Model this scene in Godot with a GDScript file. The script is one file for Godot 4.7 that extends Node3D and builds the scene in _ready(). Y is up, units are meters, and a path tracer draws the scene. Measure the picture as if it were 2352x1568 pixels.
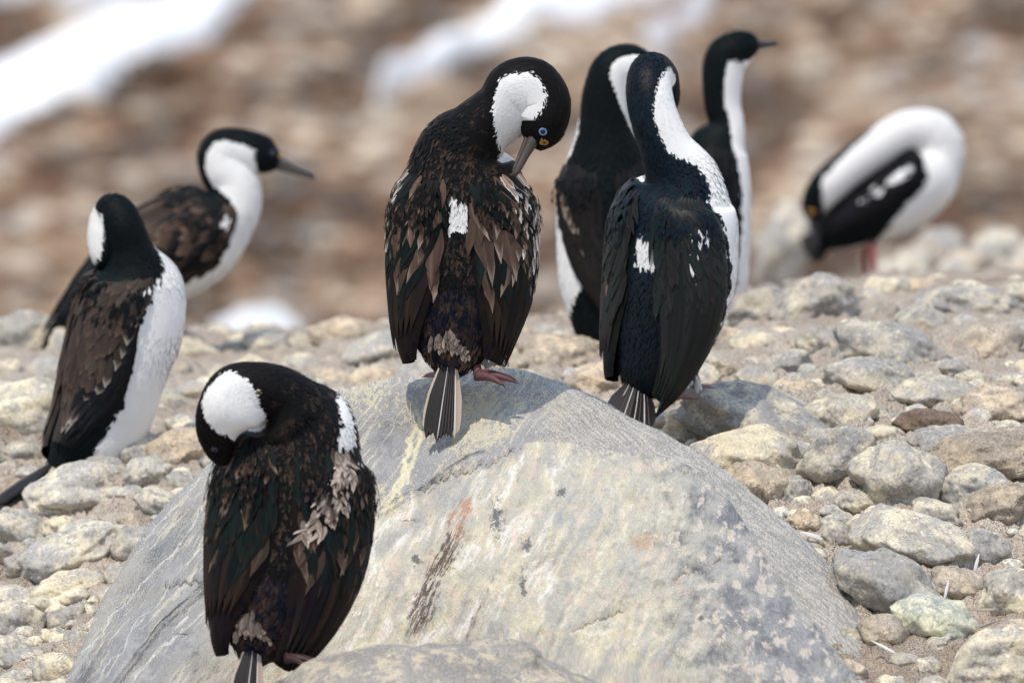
extends Node3D

# Eight cormorants among boulders on a stony shore; a telephoto view.
# Plate coordinates: at 20 m one unit of x or y is K metres; y runs down; the third number is the distance from the camera.
const K := 0.00074
const FOCUS := 20.0
const WHITE := Color(0.70, 0.685, 0.66)

var cam_basis: Basis
var cam_at := Vector3(0, 4.22, 0)
var rng := RandomNumberGenerator.new()
var noise_a := FastNoiseLite.new()
var noise_b := FastNoiseLite.new()
var noise_c := FastNoiseLite.new()
var mats := {}

func P(x: float, y: float, d: float) -> Vector3:
	var s := K * d / FOCUS
	return cam_at - cam_basis.z * d + cam_basis.x * ((x - 1176.0) * s) + cam_basis.y * ((784.0 - y) * s)

func V(x: float, y: float, z: float, d: float) -> Vector3:
	return cam_basis.x * (x * K * d / FOCUS) - cam_basis.y * (y * K * d / FOCUS) + cam_basis.z * (z * K * d / FOCUS)

func cr(a: float, b: float, c: float, d: float, t: float) -> float:
	return 0.5 * (2.0 * b + (c - a) * t + (2.0 * a - 5.0 * b + 4.0 * c - d) * t * t + (3.0 * b - a - 3.0 * c + d) * t * t * t)

func cr3(a: Vector3, b: Vector3, c: Vector3, d: Vector3, t: float) -> Vector3:
	return 0.5 * (2.0 * b + (c - a) * t + (2.0 * a - 5.0 * b + 4.0 * c - d) * (t * t) + (3.0 * b - a - 3.0 * c + d) * (t * t * t))

func numbered(called: String) -> String:
	if not has_node(called):
		return called
	var n := 1
	while has_node("%s_%03d" % [called, n]):
		n += 1
	return "%s_%03d" % [called, n]

func tag(o: Node, label: String, category: String, group := "") -> void:
	o.set_meta("label", label)
	o.set_meta("category", category)
	if group:
		o.set_meta("group", group)

func thing(called: String, at: Vector3, label: String, category: String, group := "") -> Node3D:
	var o := Node3D.new()
	o.name = numbered(called)
	add_child(o)
	o.position = at
	tag(o, label, category, group)
	return o

var part_count := {}
func part(called: String, m: Mesh, mat: Material, parent: Node) -> MeshInstance3D:
	var o := MeshInstance3D.new()
	var key := str(parent.get_instance_id()) + called
	var n: int = part_count.get(key, 0)
	part_count[key] = n + 1
	o.name = called if n == 0 else "%s_%03d" % [called, n]
	o.mesh = m
	o.material_override = mat
	parent.add_child(o, true)
	return o

func grid_mesh(pos: PackedVector3Array, col: PackedColorArray, nu: int, nv: int, wrap_v := false, flip := false) -> ArrayMesh:
	# rows of nv points; normals from neighbours
	var nrm := PackedVector3Array()
	nrm.resize(pos.size())
	for i in nu:
		var i0 := maxi(i - 1, 0)
		var i1 := mini(i + 1, nu - 1)
		for j in nv:
			var j0 := j - 1
			var j1 := j + 1
			if wrap_v:
				j0 = (j - 1 + nv) % nv
				j1 = (j + 1) % nv
			else:
				j0 = maxi(j0, 0)
				j1 = mini(j1, nv - 1)
			var a := pos[i1 * nv + j] - pos[i0 * nv + j]
			var b := pos[i * nv + j1] - pos[i * nv + j0]
			var n := a.cross(b)
			if n.length_squared() < 1e-20:
				var ii := 1 if i == 0 else nu - 2
				n = (pos[mini(ii + 1, nu - 1) * nv + j] - pos[maxi(ii - 1, 0) * nv + j]).cross(pos[ii * nv + j1] - pos[ii * nv + j0])
				if n.length_squared() < 1e-20:
					n = Vector3.UP
			nrm[i * nv + j] = (-n if flip else n).normalized()
	var idx := PackedInt32Array()
	var cols := nv if wrap_v else nv - 1
	idx.resize((nu - 1) * cols * 6)
	var k := 0
	for i in nu - 1:
		for j in cols:
			var a := i * nv + j
			var b := i * nv + (j + 1) % nv
			var c := a + nv
			var d := b + nv
			if flip:
				idx[k] = a; idx[k + 1] = c; idx[k + 2] = b
				idx[k + 3] = b; idx[k + 4] = c; idx[k + 5] = d
			else:
				idx[k] = a; idx[k + 1] = b; idx[k + 2] = c
				idx[k + 3] = b; idx[k + 4] = d; idx[k + 5] = c
			k += 6
	var arr := []
	arr.resize(Mesh.ARRAY_MAX)
	arr[Mesh.ARRAY_VERTEX] = pos
	arr[Mesh.ARRAY_NORMAL] = nrm
	if col.size():
		arr[Mesh.ARRAY_COLOR] = col
	arr[Mesh.ARRAY_INDEX] = idx
	var m := ArrayMesh.new()
	m.add_surface_from_arrays(Mesh.PRIMITIVE_TRIANGLES, arr)
	return m

func tube(points: Array, radii: Array, seg := 10, flat := 1.0, up := Vector3.UP, col := Color(1, 1, 1), steps := 4) -> ArrayMesh:
	# a smooth tapered tube through points, closed at both ends; flat squeezes it along up
	var n := points.size()
	var rings := (n - 1) * steps + 1
	var pos := PackedVector3Array()
	var cols := PackedColorArray()
	for r in rings + 2:
		var q := clampf(float(r - 1) / steps, 0.0, n - 1.0)
		var i := mini(int(q), n - 2)
		var t := q - i
		var c := cr3(points[maxi(i - 1, 0)], points[i], points[i + 1], points[mini(i + 2, n - 1)], t)
		var c2 := cr3(points[maxi(i - 1, 0)], points[i], points[i + 1], points[mini(i + 2, n - 1)], t + 0.02)
		var tan := (c2 - c).normalized()
		var side := tan.cross(up).normalized()
		var u := side.cross(tan).normalized()
		var rad: float = lerpf(radii[i], radii[i + 1], t)
		if r == 0 or r == rings + 1:
			rad = 0.0
		for s in seg:
			var a := TAU * s / seg
			pos.append(c + side * (cos(a) * rad) + u * (sin(a) * rad * flat))
			cols.append(col)
	return grid_mesh(pos, cols, rings + 2, seg, true)

# ------------------------------------------------------------------ materials
func noise_tex(seed_: int, freq: float, octaves: int, size: int, ramp: Gradient = null, type := FastNoiseLite.TYPE_SIMPLEX_SMOOTH) -> NoiseTexture2D:
	var n := FastNoiseLite.new()
	n.seed = seed_
	n.noise_type = type
	n.frequency = freq
	n.fractal_octaves = octaves
	var t := NoiseTexture2D.new()
	t.width = size
	t.height = size
	t.seamless = true
	t.noise = n
	if ramp:
		t.color_ramp = ramp
	return t

func ramp_of(stops: Array) -> Gradient:
	var g := Gradient.new()
	var off := PackedFloat32Array()
	var col := PackedColorArray()
	for s in stops:
		off.append(s[0])
		col.append(s[1])
	g.offsets = off
	g.colors = col
	return g

func grey(v: float) -> Color:
	return Color(v, v, v)

func mat(rough: float, spec := 0.3) -> StandardMaterial3D:
	var m := StandardMaterial3D.new()
	m.vertex_color_use_as_albedo = true
	m.roughness = rough
	m.metallic_specular = spec
	return m

func noise_bytes(seed_: int, freq: float, octaves: int, size: int, type := FastNoiseLite.TYPE_SIMPLEX_SMOOTH) -> PackedByteArray:
	var n := FastNoiseLite.new()
	n.seed = seed_
	n.noise_type = type
	n.frequency = freq
	n.fractal_octaves = octaves
	var im := n.get_seamless_image(size, size)
	im.convert(Image.FORMAT_L8)
	return im.get_data()

func stone_picture(seed_: int, dark: Color, pale: Color, tan_: Color, balance: float) -> ImageTexture:
	# weathered shore stone: patches of bare grey and of pale crust, dark specks, grains. Colours as sRGB.
	var n := 640
	var big := noise_bytes(seed_, 0.008, 4, n)
	var mid := noise_bytes(seed_ + 1, 0.03, 4, n)
	var fine := noise_bytes(seed_ + 2, 0.16, 3, n)
	var spot := noise_bytes(seed_ + 3, 0.09, 2, n)
	var out := PackedByteArray()
	out.resize(n * n * 3)
	var k := 0
	for p in n * n:
		var f := fine[p] / 255.0
		var t := clampf((big[p] / 255.0 * 0.65 + mid[p] / 255.0 * 0.45 + (f - 0.5) * 0.28 - balance) * 4.2, 0.0, 1.0)
		var w := clampf((mid[(p * 7 + 991) % (n * n)] / 255.0 - 0.58) * 6.0, 0.0, 1.0) * 0.5
		var sh := 0.89 + 0.20 * f
		var s := spot[p]
		if s > 176 and t < 0.75:
			sh *= 1.0 - 0.20 * minf(1.0, (s - 176) / 22.0)
		elif s < 78:
			sh *= 1.0 + 0.12 * minf(1.0, (78 - s) / 20.0)
		var r := lerpf(lerpf(dark.r, pale.r, t), tan_.r, w) * sh
		var g := lerpf(lerpf(dark.g, pale.g, t), tan_.g, w) * sh
		var b := lerpf(lerpf(dark.b, pale.b, t), tan_.b, w) * sh
		out[k] = int(clampf(r, 0.0, 1.0) * 255.0)
		out[k + 1] = int(clampf(g, 0.0, 1.0) * 255.0)
		out[k + 2] = int(clampf(b, 0.0, 1.0) * 255.0)
		k += 3
	return ImageTexture.create_from_image(Image.create_from_data(n, n, false, Image.FORMAT_RGB8, out))

func rocky(tex: Texture2D, scale: float, bump: Texture2D, bump_cm: float, rough := 0.86) -> StandardMaterial3D:
	var m := mat(rough, 0.35)
	m.albedo_texture = tex
	m.uv1_triplanar = true
	m.uv1_world_triplanar = true
	m.uv1_scale = Vector3.ONE * scale
	m.uv1_triplanar_sharpness = 3.0
	m.heightmap_enabled = true
	m.heightmap_texture = bump
	m.heightmap_scale = bump_cm
	return m

func make_materials() -> void:
	var bump := noise_tex(5, 0.035, 5, 768)
	var bump_fine := noise_tex(9, 0.06, 4, 768)
	var s1 := stone_picture(11, Color(0.60, 0.595, 0.585), Color(0.80, 0.76, 0.67), Color(0.78, 0.69, 0.58), 0.51)
	var s2 := stone_picture(31, Color(0.64, 0.63, 0.61), Color(0.83, 0.79, 0.69), Color(0.80, 0.71, 0.60), 0.43)
	var s3 := stone_picture(51, Color(0.65, 0.61, 0.56), Color(0.82, 0.75, 0.65), Color(0.74, 0.65, 0.56), 0.50)
	mats.grey = rocky(s1, 1.25, bump, 0.4)
	mats.pale = rocky(s2, 1.4, bump, 0.4)
	mats.tan = rocky(s3, 1.7, bump, 0.6)
	var grit := noise_tex(21, 0.09, 4, 768, ramp_of([[0.0, grey(0.74)], [0.35, grey(0.90)], [0.5, grey(0.95)], [0.65, grey(1.0)], [1.0, grey(0.88)]]))
	mats.boulder = rocky(grit, 2.4, bump_fine, 0.22, 0.8)
	mats.front = rocky(s1, 2.6, bump_fine, 0.35, 0.8)
	mats.soil = rocky(noise_tex(25, 0.08, 5, 768, ramp_of([[0.0, grey(0.66)], [0.4, grey(0.88)], [0.55, grey(0.96)], [1.0, grey(1.0)]])), 3.2, noise_tex(27, 0.05, 5, 768), 1.1, 0.95)
	mats.far_soil = rocky(noise_tex(35, 0.03, 5, 512, ramp_of([[0.0, grey(0.6)], [1.0, grey(1.0)]])), 0.6, bump, 1.0, 0.95)
	mats.snow = mat(0.7, 0.3)
	mats.snow.heightmap_enabled = true
	mats.snow.heightmap_texture = noise_tex(41, 0.02, 4, 512)
	mats.snow.uv1_triplanar = true
	mats.snow.heightmap_scale = 2.0
	mats.plume = mat(0.62, 0.22)
	mats.glossy_plume = mat(0.5, 0.28)
	mats.quill = mat(0.55, 0.3)
	var horn := mat(0.42, 0.45)
	horn.albedo_texture = noise_tex(61, 0.03, 4, 256, ramp_of([[0.0, grey(0.55)], [1.0, grey(1.0)]]))
	horn.uv1_triplanar = true
	horn.uv1_scale = Vector3(60, 25, 60)
	mats.horn = horn
	mats.skin = mat(0.55, 0.4)
	mats.eye = mat(0.05, 0.6)

# ------------------------------------------------------------------ ground
# columns of the near ground: x, then [y, distance] from before the frame over the crest to the dip behind it
var ground_cols := [
	[0.0, [[2600, 17.5], [1900, 19.2], [1568, 20.0], [1400, 20.6], [1250, 20.95], [1080, 21.22], [950, 21.7], [860, 22.5], [795, 23.4], [752, 24.2], [775, 26.5], [900, 31]]],
	[500.0, [[2600, 17.4], [1900, 19.0], [1568, 19.75], [1400, 20.2], [1250, 20.6], [1080, 21.1], [950, 21.7], [870, 22.3], [815, 23.0], [775, 23.8], [800, 26.5], [920, 31]]],
	[1000.0, [[2600, 17.4], [1900, 19.0], [1568, 19.7], [1400, 20.1], [1250, 20.45], [1080, 20.9], [950, 21.3], [870, 21.8], [805, 22.4], [762, 23.2], [785, 26.2], [910, 31]]],
	[1500.0, [[2600, 17.4], [1900, 18.95], [1568, 19.6], [1400, 20.0], [1250, 20.3], [1080, 20.6], [950, 20.95], [850, 21.5], [775, 22.2], [722, 23.0], [745, 26.0], [880, 31]]],
	[1800.0, [[2600, 17.4], [1900, 18.9], [1568, 19.5], [1400, 19.85], [1250, 20.15], [1080, 20.45], [940, 20.85], [820, 21.4], [735, 22.1], [675, 23.0], [695, 26.0], [830, 31]]],
	[2100.0, [[2600, 17.4], [1900, 18.9], [1568, 19.5], [1400, 19.8], [1250, 20.1], [1080, 20.4], [940, 20.8], [810, 21.4], [712, 22.2], [650, 23.2], [655, 26.0], [760, 31]]],
	[2400.0, [[2600, 17.4], [1900, 18.9], [1568, 19.5], [1400, 19.8], [1250, 20.1], [1080, 20.4], [940, 20.8], [800, 21.5], [692, 22.4], [636, 23.3], [628, 26.0], [690, 31]]],
]

func setup_ground() -> void:
	var first = ground_cols[0]
	var last = ground_cols[-1]
	for s in [[-500.0, 60.0], [-1500.0, 150.0], [-4000.0, 350.0]]:
		var rows := []
		for r in first[1]:
			rows.append([r[0] + s[1], r[1]])
		ground_cols.push_front([s[0], rows])
	for s in [[3000.0, -20.0], [3900.0, -50.0], [6400.0, -120.0]]:
		var rows := []
		for r in last[1]:
			rows.append([r[0] + s[1], r[1]])
		ground_cols.append([s[0], rows])

func col_at(x: float) -> Array:
	var c := 0
	while c < ground_cols.size() - 2 and x > ground_cols[c + 1][0]:
		c += 1
	var t: float = (x - ground_cols[c][0]) / (ground_cols[c + 1][0] - ground_cols[c][0])
	return [c, t]

func ground_rc(x: float, r: float) -> Vector2:
	# y and distance on the ground at column x, row number r
	var ct := col_at(x)
	var c: int = ct[0]
	var t: float = ct[1]
	var i := clampi(int(r), 0, 10)
	var f := r - i
	var got := [Vector2(), Vector2()]
	for k in 2:
		var rows: Array = ground_cols[c + k][1]
		var a = rows[maxi(i - 1, 0)]
		var b = rows[i]
		var d = rows[i + 1]
		var e = rows[mini(i + 2, 11)]
		got[k] = Vector2(cr(a[0], b[0], d[0], e[0], f), cr(a[1], b[1], d[1], e[1], f))
	var st := t * t * (3.0 - 2.0 * t)
	return got[0].lerp(got[1], lerpf(t, st, 0.5))

func ground_at(x: float, y: float) -> Vector3:
	# the bare ground seen at x, y on the near side of the crest
	var lo := 0.0
	var hi := 9.0
	for k in 22:
		var m := (lo + hi) / 2.0
		if ground_rc(x, m).x > y:
			lo = m
		else:
			hi = m
	var q := ground_rc(x, lo)
	return P(x, q.x, q.y)

func ground_depth(x: float, y: float) -> float:
	return (cam_at - ground_at(x, y)).dot(cam_basis.z)

func lumps(p: Vector3) -> float:
	var a := noise_a.get_noise_3d(p.x * 14.0, p.y * 14.0, p.z * 9.0)
	var b := noise_b.get_noise_3d(p.x * 55.0, p.y * 55.0, p.z * 40.0)
	var c := noise_c.get_noise_3d(p.x * 160.0, p.y * 160.0, p.z * 120.0)
	return a * 0.020 + b * 0.009 + absf(c) * 0.004 + 0.004

var soil_pos := PackedVector3Array()
var bedded := []   # x, y of the foot, half width, half height on the plate, height in metres

func start_ground() -> MeshInstance3D:
	var o := part("ground", null, mats.soil, self)
	o.set_meta("kind", "structure")
	return o

func finish_ground(o: MeshInstance3D) -> void:
	var xs := []
	for k in 13:
		xs.append(-4000.0 + k * 270.0)
	for k in 340:
		xs.append(-480.0 + k * 10.0)
	for k in 13:
		xs.append(2960.0 + k * 280.0)
	var rs := []
	for k in 12:
		rs.append(k * 0.1)
	for k in 270:
		rs.append(1.25 + k * 0.031)
	for k in 20:
		rs.append(9.7 + k * 0.066)
	rs.append(11.0)
	var nx := xs.size()
	var pos := PackedVector3Array()
	var col := PackedColorArray()
	var ys := PackedFloat32Array()
	var tan_ := Color(0.52, 0.40, 0.30)
	var brown := Color(0.28, 0.19, 0.13)
	var pale := Color(0.60, 0.52, 0.425)
	for r in rs:
		for x in xs:
			var q := ground_rc(x, r)
			var p := P(x, q.x, q.y)
			var n1 := noise_a.get_noise_3d(p.x * 5.0 + 40.0, p.y * 5.0, p.z * 4.0)
			var n2 := noise_b.get_noise_3d(p.x * 30.0, p.y * 30.0 + 9.0, p.z * 22.0)
			var near := clampf((1420.0 - q.x) / -160.0, 0.0, 1.0) * 0.6 + clampf((q.x - 1330.0) / 120.0, 0.0, 1.0) * smoothstep(1750.0, 1900.0, x) * 1.3
			var c := tan_.lerp(pale, clampf(0.5 + n2 * 1.3, 0.0, 1.0))
			c = c.lerp(brown, clampf(n1 * 1.6 + n2 * 0.8 - 0.2 + near * 0.85, 0.0, 1.0) * 0.85)
			p += Vector3.UP * lumps(p)
			pos.append(p)
			col.append(c)
			ys.append(q.x)
	var heap := PackedFloat32Array()
	heap.resize(pos.size())
	for st in bedded:
		for j in range(13, 353):
			var dx: float = (xs[j] - st[0]) / st[2]
			if absf(dx) > 1.75:
				continue
			for i in range(12, 290):
				var k := i * nx + j
				var dy: float = (ys[k] - st[1]) / (st[3] * 1.15)
				if absf(dy) > 1.75:
					continue
				var e := sqrt(dx * dx + dy * dy)
				if e < 1.75:
					var up: float = st[4] * (1.0 - smoothstep(0.8, 1.5, e))
					up *= 0.7 + 0.7 * noise_b.get_noise_3dv(pos[k] * 24.0)
					if up > heap[k]:
						pos[k].y += up - heap[k]
						heap[k] = up
					col[k] = col[k].lerp(pale, 0.25 * (1.0 - smoothstep(0.9, 1.5, e)))
	o.mesh = grid_mesh(pos, col, rs.size(), nx)
	soil_pos = pos

# ------------------------------------------------------------------ far slope
var far_rows := [[1500.0, 32.0], [1150.0, 42.0], [900.0, 50.0], [760.0, 54.0], [300.0, 57.5], [-150.0, 61.0], [-1200.0, 69.0], [-3500.0, 86.0], [-6000.0, 106.0]]

func far_depth(y: float) -> float:
	for i in far_rows.size() - 1:
		if y <= far_rows[i][0] and y >= far_rows[i + 1][0]:
			return lerpf(far_rows[i][1], far_rows[i + 1][1], (y - far_rows[i][0]) / (far_rows[i + 1][0] - far_rows[i][0]))
	return 42.0

func far_at(x: float, y: float) -> Vector3:
	var p := P(x, y, far_depth(y))
	return p + Vector3.UP * (noise_a.get_noise_3d(p.x * 0.9, 3.0, p.z * 0.9) * 0.16)

func far_grain(p: Vector3, along: float, across: float) -> float:
	return noise_a.get_noise_2d((p.x * 0.46 - p.z * 0.89) / (along * 2.0), (p.x * 0.89 + p.z * 0.46) / (across * 2.0))

func build_far() -> MeshInstance3D:
	var pos := PackedVector3Array()
	var col := PackedColorArray()
	var nu := 0
	var y := 1500.0
	while y > -6000.0:
		nu += 1
		for k in 121:
			var x := -4800.0 + k * 100.0
			var p := far_at(x, y)
			var n := far_grain(p, 0.55, 0.17)
			var n2 := far_grain(p + Vector3(40, 0, 9), 1.5, 0.42)
			col.append(Color(0.135, 0.070, 0.038).lerp(Color(0.34, 0.225, 0.145), clampf(0.38 + n * 0.8 + n2 * 1.9, 0.0, 1.0)))
			pos.append(p)
		y -= 18.0 if y > -300.0 else 150.0
	var o := part("hillside", grid_mesh(pos, col, nu, 121), mats.far_soil, self)
	o.set_meta("kind", "structure")
	return o

func far_stones(hill: Node) -> void:
	var shapes := []
	for k in 5:
		shapes.append(stone_mesh(900 + k, Vector3(1, 0.62, 0.85), 12, 18, 0.22))
	var tones := [Color(0.30, 0.245, 0.195), Color(0.34, 0.25, 0.175), Color(0.27, 0.245, 0.22), Color(0.43, 0.355, 0.27), Color(0.20, 0.125, 0.08), Color(0.29, 0.20, 0.13)]
	var toned := []
	for t in tones:
		var m := mat(0.9, 0.3)
		m.albedo_color = Color(t.r, t.g, t.b).linear_to_srgb()
		toned.append(m)
	var r := RandomNumberGenerator.new()
	r.seed = 77
	for k in 290:
		var x := r.randf_range(-150.0, 2500.0)
		var y := r.randf_range(-60.0, 880.0)
		var p := far_at(x, y)
		var s := r.randf_range(0.045, 0.11) * (1.6 if k % 5 == 0 else 1.0)
		var cl := far_grain(p, 0.55, 0.17) * 0.7 + far_grain(p + Vector3(40, 0, 9), 1.5, 0.42)
		if cl < -0.12 and k % 3:
			s *= 0.55
		var o := part("stone", shapes[k % 5], toned[r.randi() % 6 if cl > -0.05 else [4, 5, 4][k % 3]], hill)
		o.position = p + Vector3.UP * s * 0.15
		o.basis = Basis(Vector3.UP, r.randf_range(0.3, 1.1)).scaled(Vector3(s * 1.15, s * 0.95, s))
	var mm := MultiMesh.new()
	mm.transform_format = MultiMesh.TRANSFORM_3D
	mm.use_colors = true
	mm.mesh = shapes[0]
	mm.instance_count = 14000
	for k in 14000:
		var x := r.randf_range(-900.0, 3300.0) if k < 6000 else r.randf_range(-4500.0, 6900.0)
		var y := r.randf_range(-700.0, 1000.0)
		var p := far_at(x, y)
		var s := r.randf_range(0.025, 0.075)
		mm.set_instance_transform(k, Transform3D(Basis(Vector3.UP, r.randf() * TAU).scaled(Vector3(s * 1.3, s * 0.9, s)), p))
		var cl := far_grain(p, 0.55, 0.17) * 0.7 + far_grain(p + Vector3(40, 0, 9), 1.5, 0.42)
		mm.set_instance_color(k, tones[r.randi() % 6] * clampf(0.85 + cl * 1.5, 0.35, 1.45))
	var o := MultiMeshInstance3D.new()
	o.name = "pebbles"
	o.multimesh = mm
	o.material_override = mat(0.9, 0.3)
	o.set_meta("kind", "stuff")
	hill.add_child(o, true)

func snow_strip(line: Array, rise: float, seed_: int) -> ArrayMesh:
	var pos := PackedVector3Array()
	var n := line.size()
	var steps := 14
	var rows := (n - 1) * steps + 1
	var nv := 25
	for q in rows:
		var i := mini(q / steps, n - 2)
		var t := float(q) / steps - i
		var a: Vector3 = cr3(line[maxi(i - 1, 0)], line[i], line[i + 1], line[mini(i + 2, n - 1)], t)
		var b: Vector3 = cr3(line[maxi(i - 1, 0)], line[i], line[i + 1], line[mini(i + 2, n - 1)], t + 0.03)
		var side := Vector2(-(b.y - a.y), b.x - a.x).normalized()
		var taper := minf(1.0, minf(q, rows - 1 - q) / 6.0)
		for j in nv:
			var v := -1.0 + 2.0 * j / (nv - 1)
			var wob := 1.0 + 0.35 * noise_b.get_noise_2d(q * 0.09 + seed_ * 50, 50.0 * signf(v))
			var w := a.z * wob * v * maxf(0.15, sqrt(taper))
			var p := far_at(a.x + side.x * w, a.y + side.y * w)
			pos.append(p + Vector3.UP * (rise * (1.0 - v * v) * taper * (0.9 + 0.3 * noise_b.get_noise_2d(q * 0.08, j * 0.2)) + 0.07 - 0.16 * pow(absf(v), 6.0)))
	return grid_mesh(pos, PackedColorArray(), rows, nv, false, true)

func build_snow() -> void:
	var bands := [
		["snow_patch", [Vector3(-420, 350, 120), Vector3(-150, 270, 108), Vector3(70, 205, 86), Vector3(260, 132, 70), Vector3(410, 72, 52), Vector3(540, -10, 34), Vector3(680, -90, 40)], "broad white snow band running down the hillside behind the left birds"],
		["snow_patch", [Vector3(860, 262, 8), Vector3(930, 205, 16), Vector3(1080, 122, 20), Vector3(1250, 56, 24), Vector3(1420, 0, 30), Vector3(1640, -80, 40)], "narrow white snow streak rising behind the middle preening bird"],
		["snow_patch", [Vector3(1480, 112, 26), Vector3(1530, 74, 34), Vector3(1590, 30, 34), Vector3(1640, -20, 26)], "small greyish snow patch left of the upright looking bird"],
		["snow_patch", [Vector3(-60, -60, 40), Vector3(160, 20, 34), Vector3(330, 30, 30), Vector3(420, 0, 20)], "thin grey snow remnant above the broad snow band"],
	]
	var k := 0
	for b in bands:
		var m: StandardMaterial3D = mats.snow.duplicate()
		m.albedo_color = Color(0.90, 0.895, 0.89) if k < 2 else Color(0.70, 0.69, 0.69)
		m.vertex_color_use_as_albedo = false
		var o := MeshInstance3D.new()
		o.name = numbered(b[0])
		o.mesh = snow_strip(b[1], 0.10 if k < 2 else 0.03, k)
		o.material_override = m
		add_child(o)
		o.set_meta("label", b[2])
		o.set_meta("kind", "structure")
		k += 1
	var o := MeshInstance3D.new()
	o.name = numbered("snow_mound")
	o.mesh = stone_mesh(333, Vector3(1, 0.75, 0.8), 24, 32, 0.10)
	var m: StandardMaterial3D = mats.snow.duplicate()
	m.vertex_color_use_as_albedo = false
	m.albedo_color = Color(0.90, 0.90, 0.90)
	o.material_override = m
	add_child(o)
	o.position = P(590, 785, 40.0)
	o.scale = Vector3.ONE * 0.165
	o.set_meta("label", "rounded white snow mound behind the looking juvenile")
	o.set_meta("kind", "structure")

# ------------------------------------------------------------------ stones
func stone_mesh(seed_: int, half: Vector3, nu: int, nv: int, rough: float, tint := Color(1, 1, 1), crack := 0.0) -> ArrayMesh:
	var n := FastNoiseLite.new()
	n.seed = seed_
	n.noise_type = FastNoiseLite.TYPE_SIMPLEX_SMOOTH
	n.frequency = 1.0
	n.fractal_octaves = 1
	var r := RandomNumberGenerator.new()
	r.seed = seed_
	var planes := []
	for k in 4:
		planes.append([Vector3(r.randf_range(-1, 1), r.randf_range(-0.3, 1), r.randf_range(-1, 1)).normalized(), r.randf_range(0.72, 0.93)])
	var pos := PackedVector3Array()
	var col := PackedColorArray()
	for i in nu + 1:
		var th := PI * i / nu
		for j in nv:
			var ph := TAU * j / nv
			var d := Vector3(sin(th) * cos(ph), cos(th), sin(th) * sin(ph))
			var rad := 1.0 + rough * n.get_noise_3dv(d * 0.9) + rough * 0.42 * n.get_noise_3dv(d * 2.3 + Vector3(9, 0, 0)) + rough * 0.16 * n.get_noise_3dv(d * 6.5)
			for pl in planes:
				var h: float = d.dot(pl[0]) * rad
				if h > pl[1]:
					rad -= (h - pl[1]) * 0.38
			if crack > 0.0:
				rad -= crack * absf(n.get_noise_3dv(d * 9.0 + Vector3(0, 7, 0))) + crack * 0.5 * absf(n.get_noise_3dv(d * 22.0))
			pos.append(d * rad * half)
			var t := 0.93 + 0.16 * n.get_noise_3dv(d * 1.7 + Vector3(3, 3, 0))
			col.append(Color(tint.r * t, tint.g * t, tint.b * t))
	return grid_mesh(pos, col, nu + 1, nv, true, true)

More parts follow.
